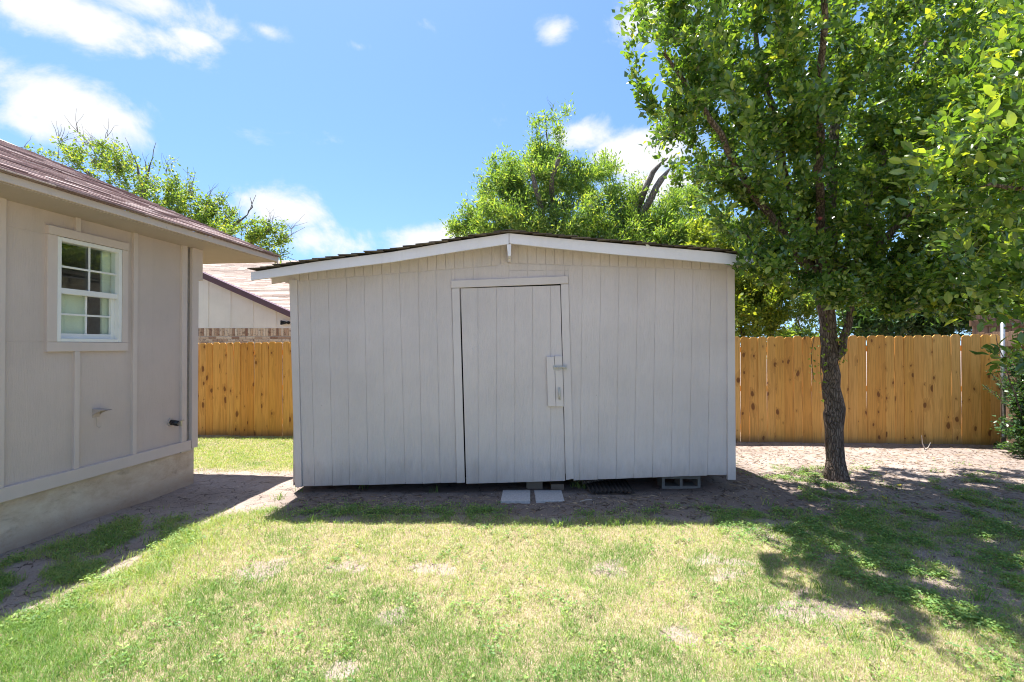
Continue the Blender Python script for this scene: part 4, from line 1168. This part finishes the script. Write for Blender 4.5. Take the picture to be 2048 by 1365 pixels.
    if leafparts:
        dist = np.linalg.norm(pos - np.array([0, 0, EYE]), axis=1)
        vis = (np.abs(pos[:, 0] / pos[:, 1]) < 1.05) & (pos[:, 1] > .3) & (np.abs((pos[:, 2] - EYE) / pos[:, 1]) < .70)
        order = np.argsort(np.where(vis, dist / sz, 1e9)); near = order[:leafparts]
        v, f = tmpl('fine')
        mes = []
        for k in range(6):
            me = bpy.data.meshes.new('leaf'); me.from_pydata([tuple(x) for x in v], [], [tuple(x) for x in f])
            at = me.attributes.new('tone', 'FLOAT', 'POINT'); at.data.foreach_set('value', [.15 + .16 * k] * len(v)); me.materials.append(MAT[leafmat]); mes.append(me)
        for i in near:
            D = Vector(d[i]).normalized(); Sx = Vector(up[i]).cross(D).normalized(); N = D.cross(Sx)
            mt = Matrix((D, Sx, N)).transposed().to_4x4() @ Matrix.Scale(float(sz[i]) * 1.15, 4)
            o = bpy.data.objects.new('leaf', mes[min(5, int(tone[i] * 6))]); COL.objects.link(o); o.parent = t
            mt.translation = Vector(pos[i]) - WL[t]; o.matrix_local = mt
        keep = np.ones(leaves, bool); keep[near] = False
        pos, d, up, sz, tone = pos[keep], d[keep], up[keep], sz[keep], tone[keep]
    o = leaf_mesh('crown', leafkind, pos, d, up, sz, tone, MAT[leafmat], t)
    o['kind'] = 'stuff'
    return t
def mask3(p):
    return fbm(p[:, 0] + p[:, 2] * .7, p[:, 1] + p[:, 2] * .4, 1.0, 77)

# main pear tree
tb = PG(1673, 957); tY = tb.y
def tp(px, py, Y, r): q = P(px, py, Y); return (q.x, q.y, q.z, r)
base = (tb.x, tb.y, float(gz(tb.x, tb.y)))
trunk = [(tb.x, tb.y, -.05, .112), tp(1671, 920, tY, .100), tp(1668, 860, tY, .098), tp(1668, 830, tY, .116), tp(1667, 800, tY, .104), tp(1664, 750, tY, .092), tp(1660, 700, tY, .093), tp(1656, 650, tY, .090), tp(1648, 600, tY, .092), tp(1646, 565, tY, .095)]
F0 = tp(1646, 565, tY, .08)
limbs = [trunk,
    [F0, tp(1600, 480, tY - .1, .06), tp(1575, 380, tY - .2, .055), tp(1555, 250, tY - .3, .045), tp(1520, 120, tY - .5, .03), tp(1490, -60, tY - .6, .016)],
    [F0, tp(1662, 480, tY, .075), tp(1664, 350, tY + .1, .062), tp(1672, 220, tY + .1, .048), tp(1690, 60, tY, .03), tp(1690, -120, tY, .018)],
    [F0, tp(1700, 500, tY + .1, .06), tp(1740, 380, tY + .1, .05), tp(1800, 230, tY + .2, .038), tp(1860, 60, tY + .2, .022), tp(1900, -100, tY, .014)],
    [F0, tp(1590, 500, tY - .3, .045), tp(1500, 380, tY - .8, .036), tp(1420, 240, tY - 1.3, .026), tp(1330, 110, tY - 1.6, .014)],
    [F0, tp(1720, 520, tY - .3, .045), tp(1830, 420, tY - .6, .036), tp(1930, 330, tY - .8, .026), tp(2040, 200, tY - .8, .014)],
    [F0, tp(1640, 430, tY - .5, .045), tp(1640, 250, tY - 1.2, .036), tp(1650, 40, tY - 1.8, .026), tp(1630, -160, tY - 2.1, .015)],
    [tp(1668, 735, tY, .05), tp(1684, 705, tY - .08, .045), tp(1697, 650, tY - .12, .040), tp(1702, 600, tY - .15, .036), tp(1730, 520, tY - .2, .028)],
    [F0, tp(1590, 545, tY - .1, .035), tp(1540, 500, tY - .3, .025), tp(1490, 470, tY - .5, .014)],
    ]
ells = [(3.7, 5.7, 4.3, 2.0, 1.75, 1.7), (2.25, 4.7, 4.25, 1.05, 1.1, 1.1), (1.65, 4.35, 4.35, .60, .8, .65, 1.3), (3.05, 5.5, 2.95, .75, .8, .5, 1.6),
        (4.6, 5.4, 3.0, 1.2, 1.2, .75, 1.2), (5.7, 5.8, 4.6, 1.6, 1.6, 1.8), (3.0, 5.3, 5.8, 2.0, 1.3, 1.1), (1.85, 4.0, 5.1, .8, .75, .85), (4.95, 5.2, 2.45, .9, .8, .45, 1.4),
        (4.0, 5.6, 2.75, .8, .6, .35, 1.8), (3.2, 5.3, 3.7, 1.1, 1.0, .8), (3.0, 5.2, 2.6, .45, .5, .28, 2.0), (2.5, 5.0, 3.4, .6, .7, .7, 1.3), (4.3, 5.0, 2.5, .9, .6, .4, 1.6), (2.75, 4.9, 2.62, .38, .35, .26, 2.5), (2.45, 4.8, 2.48, .32, .3, .18, 7), (3.0, 4.9, 2.27, .42, .4, .15, 6), (3.9, 4.9, 2.12, .65, .5, .18, 5), (4.75, 4.7, 2.05, .5, .5, .25, 4), (3.6, 4.9, 2.35, .7, .5, .28, 2.2), (4.6, 4.6, 2.15, .7, .4, .3, 1.8), (1.25, 4.2, 4.5, .25, .4, .35, 2.5)]
grow_tree('pear_tree', base, 'pear tree with a dark knotty trunk and dense glossy crown, standing right of the shed', 'tree', limbs, ells, 2500, 118000, 'oval', .068, 'pear_leaf', 'bark',
          twig=.55, tipr=.0021, seed=5, leafparts=290, lift=.3, scat=.9)
# nearer tree whose branches reach in from the right
limbs = [[(5.1, 3.5, -.05, .12), (5.08, 3.5, .9, .10), (5.0, 3.5, 1.7, .09), (4.9, 3.5, 2.4, .07)],
         [(4.9, 3.5, 2.4, .04), (4.3, 3.45, 2.6, .03), (3.8, 3.4, 2.7, .022), (3.3, 3.3, 2.75, .012)],
         [(4.9, 3.5, 2.4, .05), (4.6, 3.5, 3.2, .04), (4.2, 3.5, 3.8, .02)],
         [(5.0, 3.5, 1.7, .03), (4.5, 3.6, 1.9, .02), (4.0, 3.7, 1.85, .012)]]
ells = [(3.15, 3.25, 2.78, .50, .45, .34, 1.2), (3.6, 3.45, 3.2, .5, .5, .6), (3.85, 3.6, 2.35, .55, .5, .5), (4.5, 3.5, 3.8, 1.0, .9, 1.0), (3.75, 3.65, 1.75, .28, .3, .22, 1.5), (3.45, 3.4, 3.6, .2, .3, .5, 1.5), (3.72, 3.6, 2.02, .35, .35, .22, 3), (3.88, 3.7, 1.55, .16, .25, .12, 4)]
grow_tree('laurel_tree', (5.1, 3.5, 0), 'nearer tree whose larger bright leaves reach in from the right edge', 'tree', limbs, ells, 320, 9500, 'fine', .076, 'pear_leaf', 'bark', twig=.30, seed=9, leafparts=290, lift=.45)

# tree with broken limbs behind the shed
def e_px(px, py, Y, rx, ry, rz_, w=1): q = P(px, py, Y); return (q.x, q.y, q.z, rx, ry, rz_, w)
BY = 12.8
limbs = [[(2.0, BY, -.2, .22), (1.9, BY, 1.5, .20), (1.8, BY, 2.8, .17)],
         [(1.8, BY, 2.8, .13), tp(1090, 470, BY, .10), tp(1078, 400, BY - .9, .07), tp(1068, 362, BY - 1.1, .058), tp(1064, 343, BY - 1.15, .03)],
         [(1.8, BY, 2.8, .13), tp(1105, 430, BY, .09), tp(1103, 365, BY - .9, .062), tp(1116, 322, BY - 1.0, .05), tp(1121, 307, BY - 1.05, .02)],
         [(1.8, BY, 2.8, .13), tp(1220, 480, BY, .10), tp(1270, 430, BY - .2, .09), tp(1288, 385, BY - .6, .08), tp(1306, 345, BY - .7, .065), tp(1336, 316, BY - .8, .015)],
         [(1.8, BY, 2.8, .13), tp(1260, 470, BY, .10), tp(1303, 395, BY - .7, .08), tp(1322, 360, BY - .8, .075), tp(1344, 332, BY - .9, .012)],
         [tp(1105, 430, BY, .05), tp(1100, 330, BY, .03), tp(1090, 240, BY, .012)]]
ells = [e_px(1092, 300, BY, .5, .6, 1.1, 1.2), e_px(1080, 370, BY, 1.3, 1.1, 1.0), e_px(985, 400, BY, .75, .8, .95), e_px(1010, 340, BY, .45, .6, .6), e_px(940, 450, BY, .55, .7, .5), e_px(1195, 360, BY, .7, .8, .75), e_px(1255, 400, BY, .6, .7, .8), e_px(1100, 450, BY - .5, 2.6, 1.1, .8),
        e_px(1340, 440, BY, 1.5, 1.1, .75), e_px(1380, 390, BY, .5, .8, .5, .6), e_px(1400, 480, BY - .5, 1.6, 1.0, .7), e_px(1250, 500, BY - .5, 3.0, 1.0, .9), e_px(1130, 235, BY, .15, .3, .35), e_px(1068, 260, BY, .18, .3, .3)]
grow_tree('broken_tree', (2.0, BY, -.15), 'light green tree with snapped grey limb stubs rising behind the shed roof', 'tree', limbs, ells, 1700, 130000, 'lance', .11, 'willow_leaf', 'greybark', twig=.6, tipr=.005, seed=12, lift=.45, bare=40)
# sparse tree behind the house on the left
LY = 11.0
limbs = [[(-8.4, LY, -.2, .20), (-8.4, LY, 2.0, .17), (-8.3, LY, 3.4, .14)],
         [(-8.3, LY, 3.4, .11), tp(285, 430, LY, .09), tp(288, 380, LY, .04), tp(300, 330, LY, .012), tp(312, 285, LY, .004)],
         [(-8.3, LY, 3.4, .10), tp(240, 430, LY, .07), tp(180, 350, LY, .04), tp(130, 300, LY, .015)],
         [tp(288, 380, LY, .04), tp(270, 320, LY, .010), tp(250, 275, LY, .004)],
         [(-8.3, LY, 3.4, .08), tp(400, 500, LY, .06), tp(460, 460, LY, .045), tp(495, 430, LY, .012), tp(512, 390, LY, .004)],
         [tp(460, 475, LY, .04), tp(530, 500, LY, .010), tp(610, 455, LY, .003)],
         [tp(495, 430, LY, .02), tp(505, 415, LY, .012), tp(500, 395, LY, .005)],
         [tp(500, 505, LY, .02), tp(560, 510, LY, .012), tp(596, 523, LY, .005)]]
ells = [e_px(190, 310, LY, .75, .8, .45), e_px(110, 300, LY, .55, .7, .25, .7), e_px(180, 280, LY, .35, .5, .2, .7), e_px(230, 350, LY, 1.0, .8, .5), e_px(345, 360, LY, .6, .7, .45, .9), e_px(330, 400, LY, 1.0, .8, .5), e_px(420, 430, LY, .7, .7, .35), e_px(440, 400, LY, .18, .3, .2, .8), e_px(470, 470, LY, .8, .7, .4), e_px(540, 465, LY, .5, .5, .3, 4), e_px(550, 505, LY, .35, .4, .15, 6), e_px(440, 440, LY, .5, .5, .4, 2), e_px(420, 395, LY, .3, .4, .3, 2), e_px(300, 430, LY, 1.4, .8, .5)]
grow_tree('sparse_tree', (-8.4, LY, -.15), 'sparse yellowing tree with bare twigs showing over the house roof', 'tree', limbs, ells, 800, 21000, 'small', .062, 'left_leaf', 'greybark', twig=.6, tipr=.005, seed=21, lift=.2, bare=80)
# trees and bushes beyond the right fence
def bush(name, label, X, Y, ells, nt_, nl, kind, size, mat, seed, group='greenery beyond the picket fence', bark='bark', trunkh=1.0, r=.08):
    z = min(e[2] for e in ells)
    limbs = [[(X, Y, -.15, r), (X + .05, Y, trunkh * .5, r * .9), (X, Y, trunkh, r * .75)], [(X, Y, trunkh, r * .6), (X - .3, Y, trunkh + .8, r * .4), (X - .5, Y, trunkh + 1.5, r * .2)], [(X, Y, trunkh, r * .6), (X + .35, Y, trunkh + .9, r * .4), (X + .5, Y, trunkh + 1.6, r * .2)]]
    return grow_tree(name, (X, Y, -.1), label, 'tree' if 'tree' in name else 'bush', limbs, ells, nt_, nl, kind, size, MAT and mat, bark, twig=.4, tipr=.0035, seed=seed, group=group, lift=.3)
bush('leafy_tree', 'bright green leafy tree beyond the fence just right of the shed corner', 5.3, 10.4, [e_px(1500, 600, 10.4, .95, .8, .75), e_px(1530, 550, 10.4, .9, .9, .6), e_px(1440, 560, 10.8, .9, .8, 1.0), e_px(1560, 640, 10.4, .35, .6, .45), e_px(1480, 650, 10.0, .8, .5, .5), e_px(1460, 480, 10.8, 1.2, .8, .6)], 420, 42000, 'small', .08, 'shrub_leaf', 31)
bush('low_bush', 'low yellow-green bush topping the fence left of the pear trunk', 6.1, 9.4, [e_px(1610, 672, 9.4, .55, .4, .17), e_px(1600, 700, 9.4, .7, .4, .3), e_px(1600, 600, 9.8, .35, .4, .45)], 60, 5000, 'lance', .11, 'left_leaf', 33, trunkh=.7, r=.04)
bush('dark_tree', 'dark blue-green drooping-leaved tree beyond the fence right of the pear trunk', 8.6, 9.9, [e_px(1800, 620, 9.9, 1.3, .8, .6), e_px(1740, 640, 9.9, .7, .6, .4), e_px(1900, 600, 9.9, 1.0, .8, .8), e_px(1820, 560, 10.2, 1.3, .8, .5)], 260, 17000, 'lance', .17, 'dark_leaf', 35)
bush('tall_tree', 'tall shady tree filling in far behind the pear crown at the right', 9.5, 12.5, [e_px(1800, 350, 12.5, 2.2, 1.5, 2.0), e_px(1980, 300, 12.5, 2.0, 1.5, 2.6), e_px(1650, 500, 12.5, 1.6, 1.2, .9), e_px(1960, 520, 12.0, 2.0, 1.2, 1.2), e_px(1900, 80, 12.5, 2.6, 1.5, 2.0)], 380, 19000, 'small', .17, 'dark_leaf', 37, trunkh=2.5, r=.2)
bush('corner_tree', 'dark leafy tree behind the old plank fence at the right edge', 10.2, 9.3, [e_px(2010, 540, 9.6, 1.0, .4, .8), e_px(1930, 560, 9.6, .6, .4, .5), e_px(2040, 420, 9.6, 1.3, .6, 1.0)], 120, 8000, 'small', .12, 'pear_leaf', 39)

# shrubs by the right edge
def spray(name, label, base, n, ln, mat, seed, spread=.5, leaf='lance', lsz=.05, perm=26, up0=(.2, .9)):
    rg = np.random.default_rng(seed); t = empty(name, base, label, 'shrub')
    g = G(); pos = []; dr = []
    for i in range(n):
        a = rg.uniform(0, 2 * math.pi); e = rg.uniform(*up0); L = ln * rg.uniform(.6, 1.1)
        d = np.array([math.cos(a) * spread, math.sin(a) * spread, e]); d = d / np.linalg.norm(d)
        pts = []; p = np.array(base) + rg.normal(0, .04, 3) * [1, 1, 0]
        for k in range(8):
            pts.append(Vector(p)); p = p + d * L / 7; d = d + np.array([0, 0, -.07]) + rg.normal(0, .06, 3); d /= np.linalg.norm(d)
        g.tube(pts, [.007 * (1 - k / 9) + .0012 for k in range(8)], 5, False)
        for k in range(1, 8):
            m_ = perm // 7 + 1
            for _ in range(m_):
                u = rg.random(); q = np.array(pts[k - 1]) * (1 - u) + np.array(pts[k]) * u
                pos.append(q); dr.append(np.array(pts[k] - pts[k - 1]) / (L / 7) * .7 + rg.normal(0, .5, 3))
    g.build('stems', MAT['bark'], t)
    pos = np.array(pos); dr = np.array(dr); N = len(pos)
    o = leaf_mesh('foliage', leaf, pos + rg.normal(0, .012, (N, 3)), dr, unit(np.array([0, 0, 1.]) + rg.normal(0, .5, (N, 3))), lsz * (.6 + .7 * rg.random(N)), rg.random(N), MAT[mat], t)
    o['kind'] = 'stuff'; return t
q = P(2045, 880, 7.3)
spray('feathery_shrub', 'blue-green feathery shrub over the steel pipe at the right edge', (q.x + .22, 7.2, .05), 80, 1.25, 'juniper', 51, .30, 'lance', .045, 110, (.5, 2.0))
spray('creeping_shrub', 'low dark creeping shrub at the fence corner on the right edge', (P(2030, 880, 7.2).x + .38, 7.1, -.02), 60, .6, 'dark_leaf', 53, .9, 'small', .05, 60, (.1, .8))
bush('ivy_bush', 'dark leafy creeper covering the plank side fence beside the steel pipe', P(2062, 850, 7.0).x, 7.0, [e_px(2060, 850, 7.0, .30, .35, .32), e_px(2052, 790, 7.1, .22, .3, .3), e_px(2065, 720, 7.1, .26, .3, .3)], 70, 4200, 'oval', .055, 'dark_leaf', 43, trunkh=.3, r=.02, group=None)
# water shoots beside the trunk
t_ = empty('sucker_shoots', (tb.x - .12, tb.y - .06, .9), 'thin leafy shoots hanging beside the left of the pear trunk', 'shoots')
g = G(); pos = []; dr = []
rg = np.random.default_rng(61)
for (x0, y0, x1, y1, dx) in ((1648, 640, 1646, 800, -6), (1640, 640, 1628, 760, -10), (1652, 600, 1655, 740, 2), (1684, 620, 1688, 720, 4), (1676, 640, 1680, 725, 2)):
    pts = []
    for k in range(10):
        u = k / 9; pts.append(P(lerp(x0, x1, u) + dx * math.sin(math.pi * u), lerp(y0, y1, u), tY - .16))
    g.tube(pts, .0035, 5, False)
    for k in range(1, 10):
        for _ in range(3): pos.append(np.array(pts[k]) + rg.normal(0, .01, 3)); dr.append(np.array([rg.uniform(-1, .4), rg.uniform(-.8, .3), rg.uniform(-.7, .3)]))
g.build('stems', MAT['bark'], t_); N = len(pos)
leaf_mesh('foliage', 'fine', np.array(pos), np.array(dr), unit(np.array([0, -.3, 1.]) + rg.normal(0, .4, (N, 3))), .045 * (.7 + .6 * rg.random(N)), .5 + .5 * rg.random(N), MAT['pear_leaf'], t_)['kind'] = 'stuff'
# the one red fruit
q = P(1640, 437, 4.9); fo = G(); 
for i in range(1):
    pts = [Vector((0, 0, -.022 + .044 * k / 8)) for k in range(9)]; fo.tube(pts, [max(.002, .022 * math.sin(math.pi * k / 8)) for k in range(9)], 12)
fo = fo.build('fruit', MAT['fruit'], None, True); fo.location = q; setp(fo, 'single small red fruit in the lower pear foliage', 'fruit')

# ------------------------------------------------------------------ grass, straw, weeds
def scatter(n, x0, x1, y0, y1, rg):
    """more per square metre close to the camera"""
    # sample y with density ~ 1/y
    u = rg.random(n); y = y0 * (y1 / y0) ** u
    x = x0 + (x1 - x0) * rg.random(n); return x, y
def inview(x, y, m=.55):
    return np.abs(x) < y * 1.10 + m
def outside(x, y):
    hx = x + 4.394 - .107 * y + 20 * (y > 5.76)
    inshed = (x > XL - .02) & (x < XR + .02) & (y > SY + .05) & (y < SB)
    return (hx > .02) & ~inshed & (y < 9.72 - .112 * (x + 8))
def blades(name, x, y, h, wd, lean, tone, mat, kindlabel, cat, rg):
    n = len(x); z = gz(x, y)
    a = rg.uniform(0, 2 * math.pi, n); la = rg.uniform(0, 2 * math.pi, n)
    wx, wy = np.cos(a) * wd / 2, np.sin(a) * wd / 2
    lx, ly = np.cos(la) * lean * h, np.sin(la) * lean * h
    V = np.zeros((n, 5, 3))
    V[:, 0] = np.stack([x - wx, y - wy, z - .004], -1); V[:, 1] = np.stack([x + wx, y + wy, z - .004], -1)
    V[:, 2] = np.stack([x - wx * .8 + lx * .35, y - wy * .8 + ly * .35, z + h * .55], -1); V[:, 3] = np.stack([x + wx * .8 + lx * .35, y + wy * .8 + ly * .35, z + h * .55], -1)
    V[:, 4] = np.stack([x + lx, y + ly, z + h * np.maximum(.25, 1 - .35 * lean)], -1)
    f = np.array([(0, 1, 3), (0, 3, 2), (2, 3, 4)]); F = f[None] + (np.arange(n) * 5)[:, None, None]
    o = np_mesh(name, V.reshape(-1, 3), F.reshape(-1, 3), {'tone': np.repeat(tone, 5)}, mat)
    return setp(o, kindlabel, cat, kind='stuff')
rg = np.random.default_rng(101)
x, y = scatter(1050000, -6, 5.5, 1.9, 9.2, rg)
ok = inview(x, y) & outside(x, y); x, y = x[ok], y[ok]
lawn, back, weeds, bare, dry = masks(x, y)
cl = fbm(x, y, 9, 55, 2)
dgreen = np.clip((lawn * (1 - .55 * dry) + back * .75 + weeds * np.where((x < -2.2) & (y < 5), .75, .42)) * (.35 + 1.1 * cl), 0, 1)
k = rg.random(len(x)) < dgreen * .80
xg, yg = x[k], y[k]; n = len(xg)
blades('grass', xg, yg, rg.uniform(.018, .050, n) * (.8 + .5 * cl[k]) * np.where((xg < -2.2) & (yg < 5), 1.5, 1), rg.uniform(.0013, .0028, n) * (1 + .12 * yg), rg.uniform(.2, 1.5, n),
       np.clip(.30 + .45 * dry[k] + rg.normal(0, .2, n), 0, 1), MAT['grass'], 'short green lawn grass growing in front of the shed and between the buildings', 'grass', rg)
x, y = scatter(1000000, -6, 5.5, 1.9, 9.2, rg)
ok = inview(x, y) & outside(x, y); x, y = x[ok], y[ok]
lawn, back, weeds, bare, dry = masks(x, y)
k = rg.random(len(x)) < np.clip(lawn * (.40 + .75 * dry) + back * .5 + bare * .25 + .03, 0, 1) * .75
xs_, ys_ = x[k], y[k]; n = len(xs_)
blades('dry_grass', xs_, ys_, rg.uniform(.006, .026, n), rg.uniform(.0010, .0020, n) * (1 + .12 * ys_), rg.uniform(1.2, 3.2, n), rg.random(n), MAT['straw'], 'dead straw-coloured grass matted between the green blades', 'dry grass', rg)
# tall tufts at the lawn edge
xs_ = []; ys_ = []
for (px, py, c) in ((1115, 1055, 16), (1232, 1052, 22), (1257, 1050, 18), (1292, 1052, 18), (1300, 1056, 10), (600, 985, 8), (870, 985, 14), (725, 980, 10), (1700, 1275, 30), (1780, 1300, 26), (1640, 1180, 20), (1960, 1200, 20), (380, 1075, 22), (330, 1060, 22), (300, 1085, 22), (350, 1095, 18), (240, 1105, 16), (1150, 975, 26), (1165, 978, 20), (1535, 1010, 12), (560, 1000, 20), (620, 1045, 12), (1130, 1045, 12), (1180, 1050, 9)):
    q = PG(px, py); xs_ += list(q.x + rg.normal(0, .03, c)); ys_ += list(q.y + rg.normal(0, .02, c))
xs_, ys_ = np.array(xs_), np.array(ys_); n = len(xs_)
blades('grass_tufts', xs_, ys_, rg.uniform(.05, .125, n), rg.uniform(.004, .007, n), rg.uniform(.2, 1.1, n), rg.random(n), MAT['grass'], 'longer grass tufts along the edge of the bare soil', 'grass', rg)
# weeds: rosettes of small leaves
x, y = scatter(150000, -5, 6.5, 1.9, 8.0, rg)
ok = inview(x, y) & outside(x, y); x, y = x[ok], y[ok]
lawn, back, weeds, bare, dry = masks(x, y)
k = rg.random(len(x)) < weeds * (.10 + 1.25 * sst(fbm(x, y, 8, 88, 3), .38, .60)) * np.where((x < -2.2) & (y < 5), .42, 1)
x, y = x[k], y[k]; N = len(x); per = 6
X = np.repeat(x, per) + rg.normal(0, .016, N * per); Y = np.repeat(y, per) + rg.normal(0, .016, N * per)
Z = gz(X, Y) + rg.uniform(.003, .040, N * per)
a = rg.uniform(0, 2 * math.pi, N * per)
d = np.stack([np.cos(a), np.sin(a), rg.uniform(-.1, .5, N * per)], -1)
up = unit(np.array([0, 0, 1.]) + rg.normal(0, .35, (N * per, 3)))
o = leaf_mesh('weeds', 'small', np.stack([X, Y, Z], -1), d, up, rg.uniform(.012, .026, N * per) , np.clip(np.repeat(rg.random(N), per) * .7 + .3 * rg.random(N * per), 0, 1), MAT['weed'], None)
setp(o, 'low broad-leaved weeds creeping over the soil and lawn', 'weeds', kind='stuff')

# ------------------------------------------------------------------ litter on the ground
rg = np.random.default_rng(7)
g = G()
for i in range(900):
    x = rg.uniform(-4, 7.5); y = rg.uniform(4.5, 7.9)
    if not outside(np.array(x), np.array(y)) or x < -2.6 and y > 6: continue
    z = float(gz(x, y)); s = rg.uniform(.003, .011); a = rg.uniform(0, 6.28)
    c, sn = math.cos(a), math.sin(a)
    vs = [(x + s * c, y + s * sn, z - .002), (x - s * sn, y + s * c, z - .002), (x - s * c * .8, y - s * sn, z - .002), (x + s * sn, y - s * c * .9, z - .002), (x, y, z + s * .7)]
    g.add(vs, [(0, 1, 4), (1, 2, 4), (2, 3, 4), (3, 0, 4)])
o = g.build('pebbles', MAT['pebble']); setp(o, 'scattered pale pebbles and soil crumbs on the bare ground', 'pebbles', kind='stuff')
g = G()
for i in range(3800):
    r_ = rg.random()
    x = rg.uniform(2.5, 8) if r_ < .8 else rg.uniform(-2.3, 2.5); y = rg.uniform(4.6, 7.9) if r_ < .8 else rg.uniform(4.6, 5.3)
    if not outside(np.array(x), np.array(y)): continue
    z = float(gz(x, y)) + .003; L = rg.uniform(.012, .06); a = rg.uniform(0, 3.14); w = rg.uniform(.002, .009)
    c, sn = math.cos(a), math.sin(a)
    g.add([(x - L * c, y - L * sn, z), (x + w * sn, y - w * c, z + .006), (x + L * c, y + L * sn, z + .002), (x - w * sn, y + w * c, z + .001)], [(0, 1, 2, 3)], rg.random())
lm = M('litter'); lc = lm.ramp(lm.attr('tone'), [(0, (.10, .07, .05)), (.5, (.24, .17, .12)), (1, (.48, .38, .27))]); lm.fin(lc, .8, .2)
o = g.build('leaf_litter', lm.m); setp(o, 'brown twigs and dead leaf scraps strewn under the pear tree', 'litter', kind='stuff')
for (px, py, lab) in ((1703, 985, 'fallen yellow leaf nearest the pear trunk'), (1784, 976, 'fallen yellow leaf on the soil, left of the close pair'), (1796, 974, 'fallen yellow leaf on the soil, right of the close pair'), (1773, 1000, 'fallen yellow leaf nearest the camera on the soil right of the pear tree')):
    q = PG(px, py); v, f = tmpl('fine'); me = bpy.data.meshes.new('fallen_leaf'); me.from_pydata([(a * .075, b * .085, abs(c) * .12 + .006) for a, b, c in v], [], [tuple(k) for k in f]); me.materials.append(MAT['old_leaf'])
    o = bpy.data.objects.new('fallen_leaf', me); COL.objects.link(o); o.location = (q.x, q.y, float(gz(q.x, q.y)) + .004); o.rotation_euler = (.1, -.15, random.uniform(0, 6)); setp(o, lab, 'leaf', 'fallen yellow leaves')
q = P(1850, 905, 7.6); o = G().tube([(0, 0, 0), (-.04, 0, .10), (-.05, .0, .22)], [.008, .007, .004], 6).tube([(0, 0, 0), (.05, 0, .03), (.09, 0, .11)], [.008, .006, .003], 6).build('bleached_stick', MAT['stick']); o.location = (q.x, 7.6, float(gz(q.x, 7.6))); setp(o, 'bleached forked stick standing against the picket fence', 'stick')
for (p0, p1, lab) in (((1515, 965), (1570, 951), 'thin dark stick on the soil between shed corner and pear trunk'), ((1160, 1005), (1183, 1002), 'pale thin stick on the soil right of the pavers')):
    a = PG(*p0); b = PG(*p1); c = (a + b) / 2
    o = G().tube([Vector((a.x - c.x, a.y - c.y, .008)), Vector((0, .01, .012)), Vector((b.x - c.x, b.y - c.y, .01))], .005, 6).build('stick', MAT['stick'] if 'pale' in lab else MAT['bark']); o.location = (c.x, c.y, float(gz(c.x, c.y))); setp(o, lab, 'stick')
